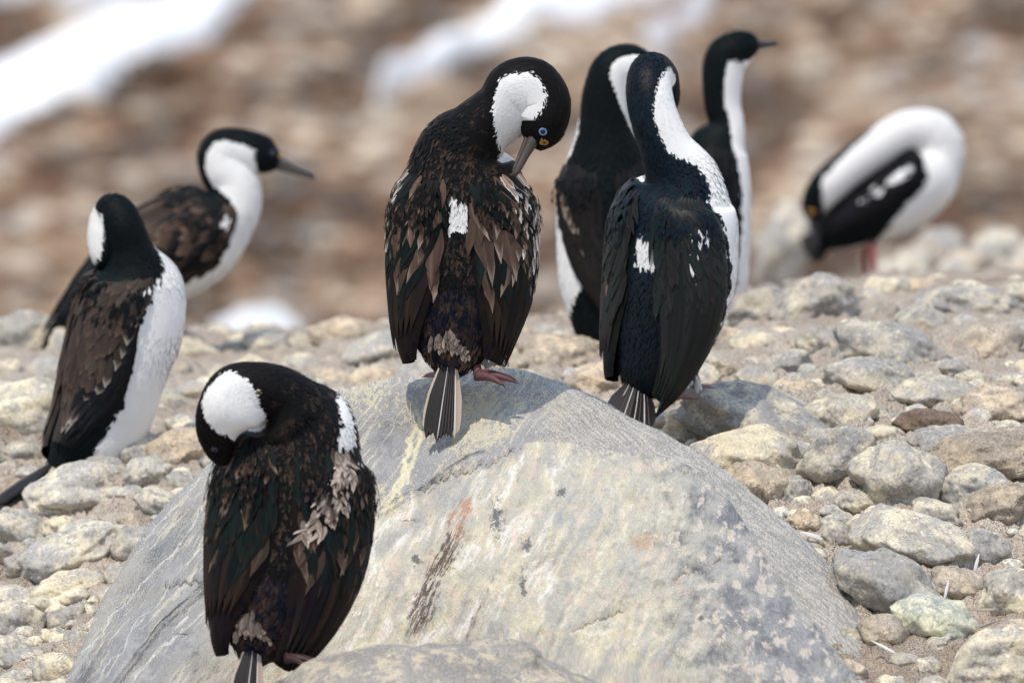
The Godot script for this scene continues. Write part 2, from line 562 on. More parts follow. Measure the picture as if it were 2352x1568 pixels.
# x, y, half width, half height, tilt in degrees, material, tint, label ("" when it is a piece of the ground), crack
var big_stones := [
	[2045, 802, 116, 60, 10, "grey", 0, "large smooth grey cobble overhanging a shadowed gap, resting on a flatter grey stone", 0.0],
	[2000, 868, 104, 48, 8, "grey", 1, "flat grey stone directly beneath the large overhanging cobble", 0.0],
	[1868, 705, 92, 66, -6, "grey", 1, "large rounded grey boulder on the crest below the bent far bird", 0.0],
	[1728, 952, 165, 66, 14, "grey", 0, "long dark grey boulder beside the foot of the blue-backed bird", 0.0],
	[1930, 952, 76, 46, -6, "pale", 2, "whitish domed cobble between the long dark boulder and the brown-stained stone", 0.0],
	[1738, 1052, 132, 64, 8, "pale", 2, "yellowish crusted cobble right of the big boulder's crest slope", 0.0],
	[1936, 1058, 86, 76, 0, "grey", 1, "round blue-grey cobble left of and touching a bulging cream cobble", 0.0],
	[2072, 1096, 100, 78, 18, "pale", 1, "bulging cream cobble leaning on the round blue-grey cobble", 0.0],
	[2255, 1052, 140, 58, -10, "tan", 3, "rough dark pitted rock at the right edge with a black hollow under it", 0.05],
	[2235, 1122, 72, 52, -12, "grey", 1, "small smooth grey cobble tucked under the rough pitted rock", 0.0],
	[2300, 1160, 80, 48, -20, "tan", 3, "craggy dark stone at the right edge under the rough pitted rock", 0.05],
	[1829, 1132, 36, 36, 10, "pale", 1, "small egg-shaped grey stone over a dark hole beside the boulder flank", 0.0],
	[1745, 1122, 80, 56, 20, "tan", 2, "crusty tan stone between the boulder flank and the egg-shaped stone", 0.03],
	[2108, 1246, 145, 64, 16, "pale", 1, "long cream and grey cobble lying aslant with a dark feather at its left end", 0.0],
	[2262, 1268, 52, 46, 12, "grey", 1, "squarish small grey cobble with a curled white feather on its left side", 0.0],
	[2052, 1348, 130, 66, 32, "grey", 1, "big blue-grey and cream cobble pointing down right beside the brown soil", 0.0],
	[2150, 1425, 88, 50, 12, "pale", 4, "pale stone with a faint green tinge below the blue-grey and cream cobble", 0.0],
	[2325, 1365, 70, 66, -20, "pale", 2, "domed yellowish cobble cut by the right edge of the picture", 0.0],
	[2292, 1520, 112, 66, -14, "pale", 2, "large pale cobble in the bottom right corner", 0.0],
	[1918, 1240, 36, 36, 0, "grey", 1, "small grey cone-shaped stone in the soil above the big cream and grey cobble", 0.0],
	[1852, 1202, 36, 30, 10, "tan", 2, "small scuffed stone beside the boulder flank with a white feather under it", 0.0],
	[2132, 976, 74, 32, 6, "tan", 5, "dark brown stained stone among the pale cobbles", 0.03],
	[2195, 1018, 92, 36, 4, "grey", 1, "low grey stone just below the brown stained stone", 0.0],
	[2290, 936, 92, 46, 0, "tan", 2, "crusty tan stone with a white dropping at the right edge", 0.03],
	[2160, 908, 100, 36, 4, "grey", 2, "low wide grey stone above the brown stained stone", 0.0],
	[1605, 978, 72, 42, 8, "pale", 2, "smooth tan stone just below the blue-backed bird's tail", 0.0],
	[1758, 715, 76, 48, -10, "grey", 0, "dark grey cobble at the crest beside the blue-backed bird", 0.0],
	[2225, 700, 112, 44, 4, "grey", 1, "wide grey cobble on the right-hand crest, soft in focus", 0.0],
	[160, 1132, 100, 58, -8, "pale", 6, "big pale cobble in front of the white-breasted bird on the left", 0.0],
	[62, 948, 108, 72, 0, "pale", 6, "broad yellowish boulder at the left edge behind the slanting bird's tail", 0.0],
	[68, 780, 78, 66, -12, "grey", 2, "blurred grey rock on the crest at the left edge", 0.0],
	[172, 1268, 120, 54, -24, "grey", 6, "slanting stone streaked with white droppings at lower left", 0.0],
	[160, 1348, 82, 32, -12, "pale", 2, "long low cream stone below the streaked slanting stone", 0.0],
	[32, 1432, 62, 52, 20, "pale", 1, "rounded grey cobble at the left edge near the bottom", 0.0],
	[336, 1090, 52, 40, -14, "pale", 6, "white-stained stone right of the reddish foot on the left", 0.0],
	[425, 1032, 84, 48, -12, "tan", 2, "tan stone behind the crouched front bird's head", 0.0],
	[785, 770, 70, 40, 0, "tan", 2, "rounded tan stone on the crest between the left birds and the middle bird", 0.0],
	[1285, 815, 122, 46, -4, "tan", 2, "long tan stone low behind the middle bird's feet", 0.0],
]
var tints := [Color(0.74, 0.74, 0.745), Color(0.85, 0.84, 0.825), Color(0.92, 0.89, 0.84), Color(0.72, 0.70, 0.67), Color(0.92, 0.98, 0.92), Color(0.36, 0.30, 0.27), Color(1.0, 0.985, 0.96)]

func put_stone(o: MeshInstance3D, x: float, y: float, hw: float, hh: float, tilt: float) -> void:
	var g := ground_at(x, y + hh * 0.62)
	var d := (cam_at - g).dot(cam_basis.z)
	var s := K * d / FOCUS
	o.position = g + Vector3.UP * (hh * 0.56 * s) - cam_basis.z * (hw * 0.3 * s) * 0.0
	o.basis = Basis(Vector3(0, 0, 1), -deg_to_rad(tilt)) * Basis(Vector3.UP, 0.0)

func build_stones(ground: Node) -> void:
	var shapes_far := stone_mesh(640, Vector3.ONE, 20, 30, 0.24)
	var k := 0
	var taken := [[30.0, 1120.0, 80.0, 70.0]]
	for b in big_stones:
		var d := ground_depth(b[0], b[1] + b[3] * 0.62)
		var s := K * d / FOCUS
		var o := MeshInstance3D.new()
		o.name = numbered("stone")
		o.mesh = stone_mesh(100 + k, Vector3(b[2], b[3], b[2] * 0.8) * s * 1.12, 34, 52, 0.22, tints[b[6]], b[8])
		o.material_override = mats[b[5]]
		add_child(o)
		put_stone(o, b[0], b[1], b[2], b[3], b[4])
		tag(o, b[7], "stone", "loose stones on the shore")
		taken.append([b[0], b[1], b[2], b[3]])
		bedded.append([b[0], b[1] + b[3] * 0.5, b[2], b[3], b[3] * s * 0.30])
		k += 1
	var pale_rock := MeshInstance3D.new()
	pale_rock.name = numbered("stone")
	pale_rock.mesh = stone_mesh(650, Vector3(62, 105, 70) * (K * 29.0 / FOCUS), 24, 36, 0.26, Color(1.0, 1.0, 1.0))
	pale_rock.material_override = mats.grey
	add_child(pale_rock)
	pale_rock.position = P(1800, 575, 29.0)
	pale_rock.rotation.z = -0.35
	tag(pale_rock, "tall pale grey rock, blurred, left of the far bent bird", "stone", "loose stones on the shore")
	for q in 16:
		var x := 2060.0 + q * 34.0
		var y := 640.0 - (q % 4) * 26.0
		var o := part("stone", shapes_far, mats[["grey", "pale", "tan"][q % 3]], ground)
		var s := K * 28.5 / FOCUS
		o.position = P(x, y, 28.0 + (q % 4) * 0.5)
		o.basis = Basis(Vector3.UP, q * 1.3).scaled_local(Vector3(62.0 * s, 42.0 * s, 50.0 * s))
	# the many smaller stones bedded in the ground
	var r := RandomNumberGenerator.new()
	r.seed = 4242
	var shapes := []
	for q in 14:
		shapes.append(stone_mesh(500 + q, Vector3.ONE, 20, 30, 0.22, tints[[1, 2, 0, 2, 1, 6, 2][q % 7]], 0.02 if q % 4 == 0 else 0.0))
	var kinds := ["grey", "pale", "tan", "pale"]
	var placed := 0
	var tries := 0
	while placed < 270 and tries < 14000:
		tries += 1
		var x := r.randf_range(-120.0, 2470.0)
		var y := r.randf_range(640.0, 1610.0)
		var q := ground_rc(x, 9.0)
		if y < q.x + 14.0:
			continue
		var far := clampf((y - q.x) / 800.0, 0.0, 1.0)
		var hw := lerpf(r.randf_range(34.0, 105.0), r.randf_range(36.0, 100.0), far)
		if placed > 205:
			hw *= 0.55
		var hh := hw * r.randf_range(0.45, 0.72)
		var brown := y > 1380.0 and x > 1850.0
		if brown and r.randf() < 0.55:
			continue
		var ok := true
		for t in taken:
			var dx: float = (x - t[0]) / (t[2] + hw * 0.75)
			var dy: float = (y - t[1]) / (t[3] + hh * 0.75)
			if dx * dx + dy * dy < 0.60:
				ok = false
				break
		if not ok:
			continue
		if x > 300.0 and x < 1930.0:   # under the boulder nothing shows
			var edge := boulder_edge(x)
			if y > edge + 10.0:
				continue
		taken.append([x, y, hw, hh])
		var g := ground_at(x, y + hh * 0.5)
		var d := (cam_at - g).dot(cam_basis.z)
		var s := K * d / FOCUS
		bedded.append([x, y + hh * 0.5, hw, hh, hh * s * 0.24])
		var o := part("stone", shapes[placed % 14], mats[kinds[r.randi() % 4]], ground)
		o.position = g + Vector3.UP * (hh * r.randf_range(0.22, 0.46) * s)
		o.basis = Basis(Vector3(0, 0, 1), r.randf_range(-0.35, 0.35)) * Basis(Vector3.UP, r.randf() * TAU).scaled_local(Vector3(hw * s, hh * s, hw * s * r.randf_range(0.7, 0.95)))
		placed += 1
	# small cobbles too many to count
	var sm := MultiMesh.new()
	sm.transform_format = MultiMesh.TRANSFORM_3D
	sm.mesh = stone_mesh(802, Vector3.ONE, 12, 18, 0.24)
	sm.instance_count = 1600
	for q in 1600:
		var x := r.randf_range(-300.0, 2650.0) if q < 800 else (r.randf_range(-1800.0, -250.0) if q % 2 else r.randf_range(2600.0, 4000.0))
		var y := r.randf_range(650.0, 1700.0)
		if y > 1380.0 and x > 1800.0:
			x = r.randf_range(-300.0, 300.0)
		var g := ground_at(x, y)
		var s := r.randf_range(0.007, 0.02)
		sm.set_instance_transform(q, Transform3D(Basis(Vector3.UP, r.randf() * TAU).scaled(Vector3(s * 1.25, s * 0.75, s)), g + Vector3.UP * (lumps(g) + s * 0.25)))
	var so := MultiMeshInstance3D.new()
	so.name = "small_cobbles"
	so.multimesh = sm
	so.material_override = mats.pale
	so.set_meta("kind", "stuff")
	ground.add_child(so, true)
	# crumbs of soil and gravel between the stones
	var mm := MultiMesh.new()
	mm.transform_format = MultiMesh.TRANSFORM_3D
	mm.use_colors = true
	mm.mesh = stone_mesh(801, Vector3.ONE, 6, 8, 0.5)
	mm.instance_count = 1500
	for q in 1500:
		var x := r.randf_range(-300.0, 2650.0)
		var y := r.randf_range(650.0, 1700.0)
		var g := ground_at(x, y)
		var s := r.randf_range(0.0015, 0.0055) * (1.0 if r.randf() < 0.85 else 1.9)
		g += Vector3.UP * (lumps(g) + s * 0.1)
		mm.set_instance_transform(q, Transform3D(Basis(Vector3.UP, r.randf() * TAU).scaled(Vector3(s * 1.2, s * 0.8, s)), g))
		var c := Color(0.52, 0.42, 0.33).lerp(Color(0.62, 0.57, 0.50), r.randf())
		if y > 1380.0 and x > 1800.0:
			c = c.lerp(Color(0.28, 0.2, 0.14), r.randf())
		mm.set_instance_color(q, c)
	var o := MultiMeshInstance3D.new()
	o.name = "gravel"
	o.multimesh = mm
	o.material_override = mats.soil
	o.set_meta("kind", "stuff")
	ground.add_child(o, true)

# ------------------------------------------------------------------ the big boulder
var crest := [[120, 1640, 19.5], [225, 1405, 19.75], [318, 1250, 19.9], [430, 1112, 20.0], [560, 1012, 20.1], [700, 932, 20.16], [850, 886, 20.2], [1000, 866, 20.2], [1165, 854, 20.2], [1290, 882, 20.2], [1420, 942, 20.2], [1560, 1015, 20.17], [1700, 1118, 20.12], [1892, 1280, 19.97], [2075, 1600, 19.58]]
var crease := [[170, 1700, 19.42], [330, 1500, 19.58], [420, 1395, 19.68], [520, 1315, 19.75], [640, 1262, 19.82], [760, 1222, 19.88], [870, 1180, 19.92], [990, 1118, 19.93], [1095, 1062, 19.92], [1205, 1036, 19.90], [1340, 1034, 19.88], [1500, 1054, 19.83], [1652, 1128, 19.78], [1770, 1308, 19.62], [1990, 1595, 19.40]]
var belly := [[200, 1760, 19.36], [370, 1590, 19.46], [460, 1500, 19.54], [560, 1430, 19.62], [660, 1385, 19.68], [760, 1345, 19.74], [850, 1305, 19.77], [950, 1255, 19.77], [1060, 1205, 19.74], [1190, 1175, 19.70], [1345, 1175, 19.67], [1505, 1205, 19.64], [1640, 1300, 19.62], [1770, 1470, 19.47], [1960, 1700, 19.34]]

var rock_x := PackedFloat32Array()
var rock_y := PackedFloat32Array()
var rock_pos := PackedVector3Array()

func boulder_spot(x: float, y: float) -> Vector3:
	var best := 1e9
	var at := Vector3()
	for k in rock_pos.size():
		var e := (rock_x[k] - x) * (rock_x[k] - x) + (rock_y[k] - y) * (rock_y[k] - y)
		if e < best:
			best = e
			at = rock_pos[k]
	return at

func boulder_edge(x: float) -> float:
	for i in crest.size() - 1:
		if x >= crest[i][0] and x <= crest[i + 1][0]:
			return lerpf(crest[i][1], crest[i + 1][1], (x - crest[i][0]) / float(crest[i + 1][0] - crest[i][0]))
	return 9999.0

func streak(x: float, y: float, ax: float, ay: float, along: float, across: float, n: FastNoiseLite, off: float) -> float:
	var u := x * ax + y * ay
	var w := -x * ay + y * ax
	return n.get_noise_2d(u / along + off, w / across)

func build_boulder() -> void:
	var rows := []
	var n := crest.size()
	for k in 9:
		var row := []
		for c in n:
			var a: Array = crest[c]
			var b: Array = crease[c]
			var e: Array = belly[c]
			match k:
				0: row.append(P(a[0], a[1] + 420.0, a[2] + 0.62))
				1: row.append(P(a[0], a[1] + 70.0, a[2] + 0.36))
				2: row.append(P(a[0], a[1], a[2]))
				3: row.append(P(lerpf(a[0], b[0], 0.55), lerpf(a[1], b[1], 0.5), lerpf(a[2], b[2], 0.42)))
				4:
					var right := smoothstep(8.0, 10.5, c)
					row.append(P(b[0] + right * 6.0, b[1] - 34.0 * (1.0 - right) + right * 6.0, b[2] + 0.03 + right * 0.09))
				5: row.append(P(b[0], b[1], b[2]))
				6: row.append(P(e[0], e[1], e[2]))
				7: row.append(P(lerpf(e[0], 1080.0, -0.05) - 20.0, e[1] + 230.0, e[2] - 0.16))
				8: row.append(P(lerpf(e[0], 1080.0, -0.08) - 40.0, e[1] + 700.0, e[2] - 0.36))
		rows.append(row)
	var cracks := [[Vector3(392, 1338, 4.0), Vector3(475, 1322, 0)], [Vector3(640, 1278, 2.5), Vector3(800, 1236, 0)], [Vector3(975, 1112, 3.0), Vector3(1100, 1066, 0)], [Vector3(1320, 1442, 3.0), Vector3(1425, 1398, 0)], [Vector3(910, 1186, 2.5), Vector3(950, 1182, 0)], [Vector3(1120, 1062, 2.5), Vector3(1170, 1040, 0)], [Vector3(1560, 1330, 2.5), Vector3(1650, 1290, 0)]]
	var nu := 350
	var nv := 470
	var pos := PackedVector3Array()
	pos.resize(nu * nv)
	rock_x.resize(nu * nv)
	rock_y.resize(nu * nv)
	var rock_q := PackedFloat32Array()
	rock_q.resize(nu)
	var fn := FastNoiseLite.new()
	fn.seed = 8
	fn.noise_type = FastNoiseLite.TYPE_SIMPLEX_SMOOTH
	fn.frequency = 1.0
	fn.fractal_octaves = 3
	var ff := FastNoiseLite.new()
	ff.seed = 18
	ff.noise_type = FastNoiseLite.TYPE_SIMPLEX_SMOOTH
	ff.frequency = 1.0
	ff.fractal_octaves = 1
	for i in nu:
		var q := 0.0
		# more rows where they are seen
		var fu := float(i) / (nu - 1)
		if fu < 0.06:
			q = fu / 0.06 * 1.6
		elif fu < 0.94:
			q = 1.6 + (fu - 0.06) / 0.88 * 5.6
		else:
			q = 7.2 + (fu - 0.94) / 0.06 * 0.8
		rock_q[i] = q
		var a := mini(int(q), 7)
		var t := q - a
		var line := []
		for c in n:
			line.append(cr3(rows[maxi(a - 1, 0)][c], rows[a][c], rows[a + 1][c], rows[mini(a + 2, 8)][c], t))
		for j in nv:
			var w := float(j) / (nv - 1) * (n - 1)
			var c := mini(int(w), n - 2)
			var p: Vector3 = cr3(line[maxi(c - 1, 0)], line[c], line[c + 1], line[mini(c + 2, n - 1)], w - c)
			# the markings of the rock are laid out in plate units
			var rel := p - cam_at
			var dd := -rel.dot(cam_basis.z)
			var x := rel.dot(cam_basis.x) / (K * dd / FOCUS) + 1176.0
			var y := 784.0 - rel.dot(cam_basis.y) / (K * dd / FOCUS)
			var face := smoothstep(4.5, 5.3, q)
			var left_face := face * (1.0 - smoothstep(1250.0, 1700.0, x))
			var rib := streak(x, y, -0.42, 0.91, 150.0, 26.0, fn, 3.0)
			var rise := noise_a.get_noise_3dv(p * 6.0) * 0.012 + noise_b.get_noise_3dv(p * 26.0) * 0.0035
			rise += rib * 0.004 * left_face * smoothstep(760.0, 900.0, x)
			rise += ff.get_noise_3dv(p * 90.0) * 0.0008 + ff.get_noise_3dv(p * 210.0) * 0.0004
			var pit := ff.get_noise_3dv(p * 34.0 + Vector3(5, 5, 5))
			if pit > 0.55 and face > 0.3:
				rise -= (pit - 0.55) * 0.014
			var m0 := fn.get_noise_2d(x / 120.0 + 3.0, 8.0)
			var lip := smoothstep(4.85, 5.0, q + m0 * 0.10) * (1.0 - smoothstep(5.1, 5.9, q)) * (1.0 - smoothstep(980.0, 1200.0, x))
			rise -= lip * 0.006
			for ck in cracks:
				if x > ck[0].x - 12.0 and x < ck[1].x + 12.0:
					var tt: float = (x - ck[0].x) / (ck[1].x - ck[0].x)
					var cy: float = lerpf(ck[0].y, ck[1].y, tt) + fn.get_noise_2d(x / 26.0, ck[0].y) * 11.0
					rise -= clampf(1.3 - absf(y - cy) / (ck[0].z + 3.0), 0.0, 1.0) * 0.005
			p += (cam_basis.z * 0.6 + Vector3.UP * 0.8) * rise
			pos[i * nv + j] = p
			rock_x[i * nv + j] = x
			rock_y[i * nv + j] = y
	rock_pos = pos
	var uv := PackedVector2Array()
	uv.resize(nu * nv)
	for i in nu:
		for j in nv:
			uv[i * nv + j] = Vector2(float(j) / (nv - 1), float(i) / (nu - 1))
	# its skin, texel by texel
	var tw := 1216
	var th := 864
	var bytes := PackedByteArray()
	bytes.resize(tw * th * 3)
	var high := PackedByteArray()
	high.resize(tw * th)
	var k := 0
	for ty in th:
		var gi := clampf((ty + 0.5) / th * (nu - 1), 0.0, nu - 1.001)
		var i := int(gi)
		var fi := gi - i
		var q := lerpf(rock_q[i], rock_q[i + 1], fi)
		for tx in tw:
			var gj := clampf((tx + 0.5) / tw * (nv - 1), 0.0, nv - 1.001)
			var j := int(gj)
			var fj := gj - j
			var o := i * nv + j
			var x := lerpf(lerpf(rock_x[o], rock_x[o + 1], fj), lerpf(rock_x[o + nv], rock_x[o + nv + 1], fj), fi)
			var y := lerpf(lerpf(rock_y[o], rock_y[o + 1], fj), lerpf(rock_y[o + nv], rock_y[o + nv + 1], fj), fi)
			var m2 := fn.get_noise_2d(x / 80.0 + 31.0, y / 80.0)
			var sp := ff.get_noise_2d(x / 5.5, y / 5.5 + 50.0)
			var sp2 := fn.get_noise_2d(x / 20.0 + 9.0, y / 20.0)
			var warp := fn.get_noise_2d(x / 150.0, y / 150.0 + 20.0)
			var wf := clampf(smoothstep(4.6, 5.2, q + m2 * 0.6 + sp2 * 0.3) * smoothstep(480.0, 760.0, x + (y - 1300.0) * 0.35), 0.0, 1.0)
			var g := Color(0.30, 0.29, 0.28)
			if wf < 0.995:
				var m1 := fn.get_noise_2d(x / 260.0, y / 260.0)
				g = g.lerp(Color(0.175, 0.18, 0.19), clampf(0.45 + m2 * 0.9 + sp2 * 0.6 + sp * 0.35, 0.0, 1.0) * (0.9 if x < 900.0 else 0.6))
				var grain := streak(x + warp * 14.0, y, -0.62, 0.78, 260.0, 16.0, fn, 60.0)
				var grain2 := streak(x, y, -0.62, 0.78, 70.0, 5.0, fn, 90.0)
				g = g.lerp(Color(0.50, 0.46, 0.36), clampf((grain - 0.10) * 3.0 + grain2 * 1.5 + sp * 0.5 - 0.1 - smoothstep(750.0, 450.0, x) * 0.35, 0.0, 1.0) * 0.8)
				var crust := clampf((m1 * 1.2 + m2 * 0.6 + sp2 * 0.8 + sp * 0.35 + smoothstep(550.0, 1000.0, x) * 0.12 - 0.06) * 2.4, 0.0, 1.0)
				g = g.lerp(Color(0.50, 0.445, 0.32), crust * lerpf(0.25, 0.78, smoothstep(480.0, 720.0, x)))
				# back-right facet: fine even grey
				var facet := smoothstep(1180.0, 1330.0, x)
				if facet > 0.0:
					var bk := Color(0.27, 0.255, 0.235).lerp(Color(0.42, 0.39, 0.34), clampf(0.45 + sp * 0.6 + sp2 * 0.4 + streak(x, y, 0.80, 0.6, 90.0, 7.0, fn, 2.0) * 1.1, 0.0, 1.0))
					g = g.lerp(bk, facet)
				# yellow dribbles left of the middle bird's tail
				for dr in [[958, 945, 905, 1190], [945, 1000, 868, 1230], [985, 930, 932, 1110]]:
					if y > dr[1] and y < dr[3]:
						var tt: float = (y - dr[1]) / (dr[3] - dr[1])
						var cx: float = lerpf(dr[0], dr[2], tt) + fn.get_noise_2d(y / 60.0, dr[0]) * 16.0
						var gg := clampf(1.5 - absf(x - cx) / (5.0 + 3.0 * sp2), 0.0, 1.0)
						g = g.lerp(Color(0.62, 0.56, 0.37), gg * 0.75)
				# pale veins on the left shoulder
				for vn in [[480.0, 1160.0, 1.18, 4.5, 520.0], [470.0, 1235.0, 1.30, 2.2, 500.0], [450.0, 1100.0, 1.05, 1.8, 470.0], [560.0, 1290.0, 1.05, 3.0, 640.0]]:
					if x < vn[4]:
						var vy: float = vn[1] + (vn[0] - x) * vn[2] + warp * 30.0 + sp2 * 4.0
						var vv := clampf(1.1 - absf(y - vy) / (vn[3] * (1.0 + m2)) + sp * 0.5, 0.0, 1.0)
						g = g.lerp(Color(0.66, 0.64, 0.59), vv * 0.55)
			var f := g
			if wf > 0.005:
				var m3 := fn.get_noise_2d(x / 260.0, y / 260.0)
				var wash := streak(x + warp * 30.0, y, -0.42, 0.91, 230.0, 42.0, fn, 9.0)
				var wash2 := streak(x + warp * 10.0, y, -0.46, 0.89, 90.0, 9.0, fn, 19.0)
				var wash3 := streak(x, y, -0.44, 0.90, 34.0, 3.6, ff, 29.0)
				var runs := smoothstep(700.0, 860.0, x) * (1.0 - smoothstep(1150.0, 1420.0, x)) * 0.75 + 0.25
				f = Color(0.405, 0.38, 0.315).lerp(Color(0.51, 0.455, 0.31), clampf(0.3 + m2 * 1.1 + wash * 0.8 + sp2 * 0.5, 0.0, 1.0))
				f = f.lerp(Color(0.63, 0.605, 0.56), clampf((wash * 2.0 + wash2 * 1.4 + wash3 * 0.6) * runs + sp2 * 0.7 - 0.12, 0.0, 1.0) * 0.9)
				f = f.lerp(Color(0.27, 0.275, 0.285), clampf(-wash * 1.0 - m3 * 1.2 + sp2 * 0.9 + sp * 0.4 - 0.12, 0.0, 1.0) * 0.75)
				f = f.lerp(Color(0.27, 0.195, 0.14), clampf(wash2 * 1.9 + wash3 * 0.5 - 0.66 + sp * 0.4, 0.0, 1.0) * 0.85 * runs)
				f = f.lerp(Color(0.56, 0.43, 0.34), clampf((fn.get_noise_2d(x / 60.0 + 5.0, y / 60.0 + 80.0) + sp2 * 0.6 - 0.25) * 3.0, 0.0, 1.0) * 0.6)
				var right := smoothstep(1420.0, 1700.0, x + (1150.0 - y) * 0.15 + m2 * 160.0 + sp2 * 60.0)
				if right > 0.0:
					var r := Color(0.28, 0.275, 0.27).lerp(Color(0.14, 0.143, 0.15), clampf(0.45 + m2 + sp2 * 0.6 + sp * 0.45, 0.0, 1.0))
					var scab := clampf((fn.get_noise_2d(x / 55.0 + 71.0, y / 55.0) + sp2 * 0.55 + sp * 0.2 - 0.14) * 4.0, 0.0, 1.0)
					r = r.lerp(Color(0.52, 0.455, 0.375), scab * 0.85)
					f = f.lerp(r, right)
				# the brown run and the rust below the crease
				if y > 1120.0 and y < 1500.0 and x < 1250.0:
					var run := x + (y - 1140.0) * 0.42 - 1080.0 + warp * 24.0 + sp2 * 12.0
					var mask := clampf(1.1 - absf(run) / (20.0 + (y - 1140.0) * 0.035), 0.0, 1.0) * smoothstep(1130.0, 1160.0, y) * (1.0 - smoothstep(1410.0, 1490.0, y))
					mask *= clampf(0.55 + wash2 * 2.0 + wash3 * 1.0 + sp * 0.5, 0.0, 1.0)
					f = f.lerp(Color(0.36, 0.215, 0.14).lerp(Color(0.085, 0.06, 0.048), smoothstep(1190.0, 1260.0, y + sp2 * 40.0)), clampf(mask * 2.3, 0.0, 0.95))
					var run2 := run - 130.0 - (y - 1300.0) * 0.05
					f = f.lerp(Color(0.16, 0.11, 0.08), clampf(1.0 - absf(run2) / 9.0, 0.0, 1.0) * clampf(wash2 * 2.0 + wash3, 0.0, 1.0) * smoothstep(1290.0, 1330.0, y))
				for bl in [[1142, 1190, 17, 40], [1210, 1252, 12, 20], [1290, 1135, 12, 12], [1200, 1340, 9, 30], [955, 1290, 12, 10], [1480, 1240, 34, 22], [1690, 1290, 9, 8], [1610, 1420, 8, 7]]:
					if absf(x - bl[0]) < bl[2] * 2.0 and absf(y - bl[1]) < bl[3] * 2.0:
						var e: float = Vector2((x - bl[0]) / bl[2], (y - bl[1]) / bl[3]).length() + sp * 0.35 + sp2 * 0.8
						if e < 1.0:
							f = f.lerp(Color(0.10, 0.10, 0.10) if bl[0] != 1480 else Color(0.38, 0.27, 0.185), clampf((1.0 - e) * 1.6, 0.0, 0.9))
			var cc := g.lerp(f, wf)
			for ck in cracks:
				if x > ck[0].x - 6.0 and x < ck[1].x + 6.0:
					var tt: float = (x - ck[0].x) / (ck[1].x - ck[0].x)
					var cy: float = lerpf(ck[0].y, ck[1].y, tt) + fn.get_noise_2d(x / 26.0, ck[0].y) * 11.0
					var dk: float = clampf(1.3 - absf(y - cy) / ck[0].z, 0.0, 1.0) * clampf(0.8 + sp + sp2, 0.0, 1.0)
					cc = cc.lerp(Color(0.07, 0.06, 0.05), dk * 0.85)
			var gr := ff.get_noise_2d(x / 2.6 + 7.0, y / 2.6)
			cc = Color(cc.r * 0.95, cc.g * 0.942, cc.b * 0.93)
			cc = cc * (0.97 + 0.17 * gr + 0.09 * sp)
			if sp * gr > 0.42:
				cc = cc.lerp(Color(0.62, 0.58, 0.5), 0.5)
			cc = cc.linear_to_srgb()
			bytes[k * 3] = clampi(int(cc.r * 255.0), 0, 255)
			bytes[k * 3 + 1] = clampi(int(cc.g * 255.0), 0, 255)
			bytes[k * 3 + 2] = clampi(int(cc.b * 255.0), 0, 255)
			high[k] = clampi(int(128.0 + 42.0 * gr + 50.0 * sp + 60.0 * sp2), 0, 255)
			k += 1
	var skin := StandardMaterial3D.new()
	skin.roughness = 0.82
	skin.metallic_specular = 0.35
	skin.albedo_texture = ImageTexture.create_from_image(Image.create_from_data(tw, th, false, Image.FORMAT_RGB8, bytes))
	skin.texture_repeat = false
	skin.heightmap_enabled = true
	skin.heightmap_texture = ImageTexture.create_from_image(Image.create_from_data(tw, th, false, Image.FORMAT_L8, high))
	skin.heightmap_scale = 0.35
	var o := MeshInstance3D.new()
	o.name = "boulder"
	var gm := grid_mesh(pos, PackedColorArray(), nu, nv)
	var arr := gm.surface_get_arrays(0)
	arr[Mesh.ARRAY_TEX_UV] = uv
	var wm := ArrayMesh.new()
	wm.add_surface_from_arrays(Mesh.PRIMITIVE_TRIANGLES, arr)
	o.mesh = wm
	o.material_override = skin
	add_child(o)
	tag(o, "huge smooth grey boulder streaked with white, yellow and rust, under the middle bird", "boulder")
	# the rock in the very front
	var rk := MeshInstance3D.new()
	rk.name = numbered("boulder")
	rk.mesh = stone_mesh(77, Vector3(430, 225, 330) * K * 0.96, 60, 90, 0.16, Color(0.78, 0.75, 0.72))
	rk.material_override = mats.front
	add_child(rk)
	rk.position = P(990, 1700, 19.14)
	rk.rotation = Vector3(0, 0.0, 0.13)
	tag(rk, "rounded grey-brown rock at the bottom edge under the crouched bird's foot", "boulder")

# ------------------------------------------------------------------ birds
const BLACK := Color(0.0040, 0.0041, 0.0050)
const GREENISH := Color(0.0045, 0.0095, 0.0082)
const BLUISH := Color(0.0030, 0.0042, 0.0105)
const BROWN := Color(0.046, 0.029, 0.021)
const PALE_BROWN := Color(0.19, 0.13, 0.093)
const CREAM := Color(0.46, 0.375, 0.31)

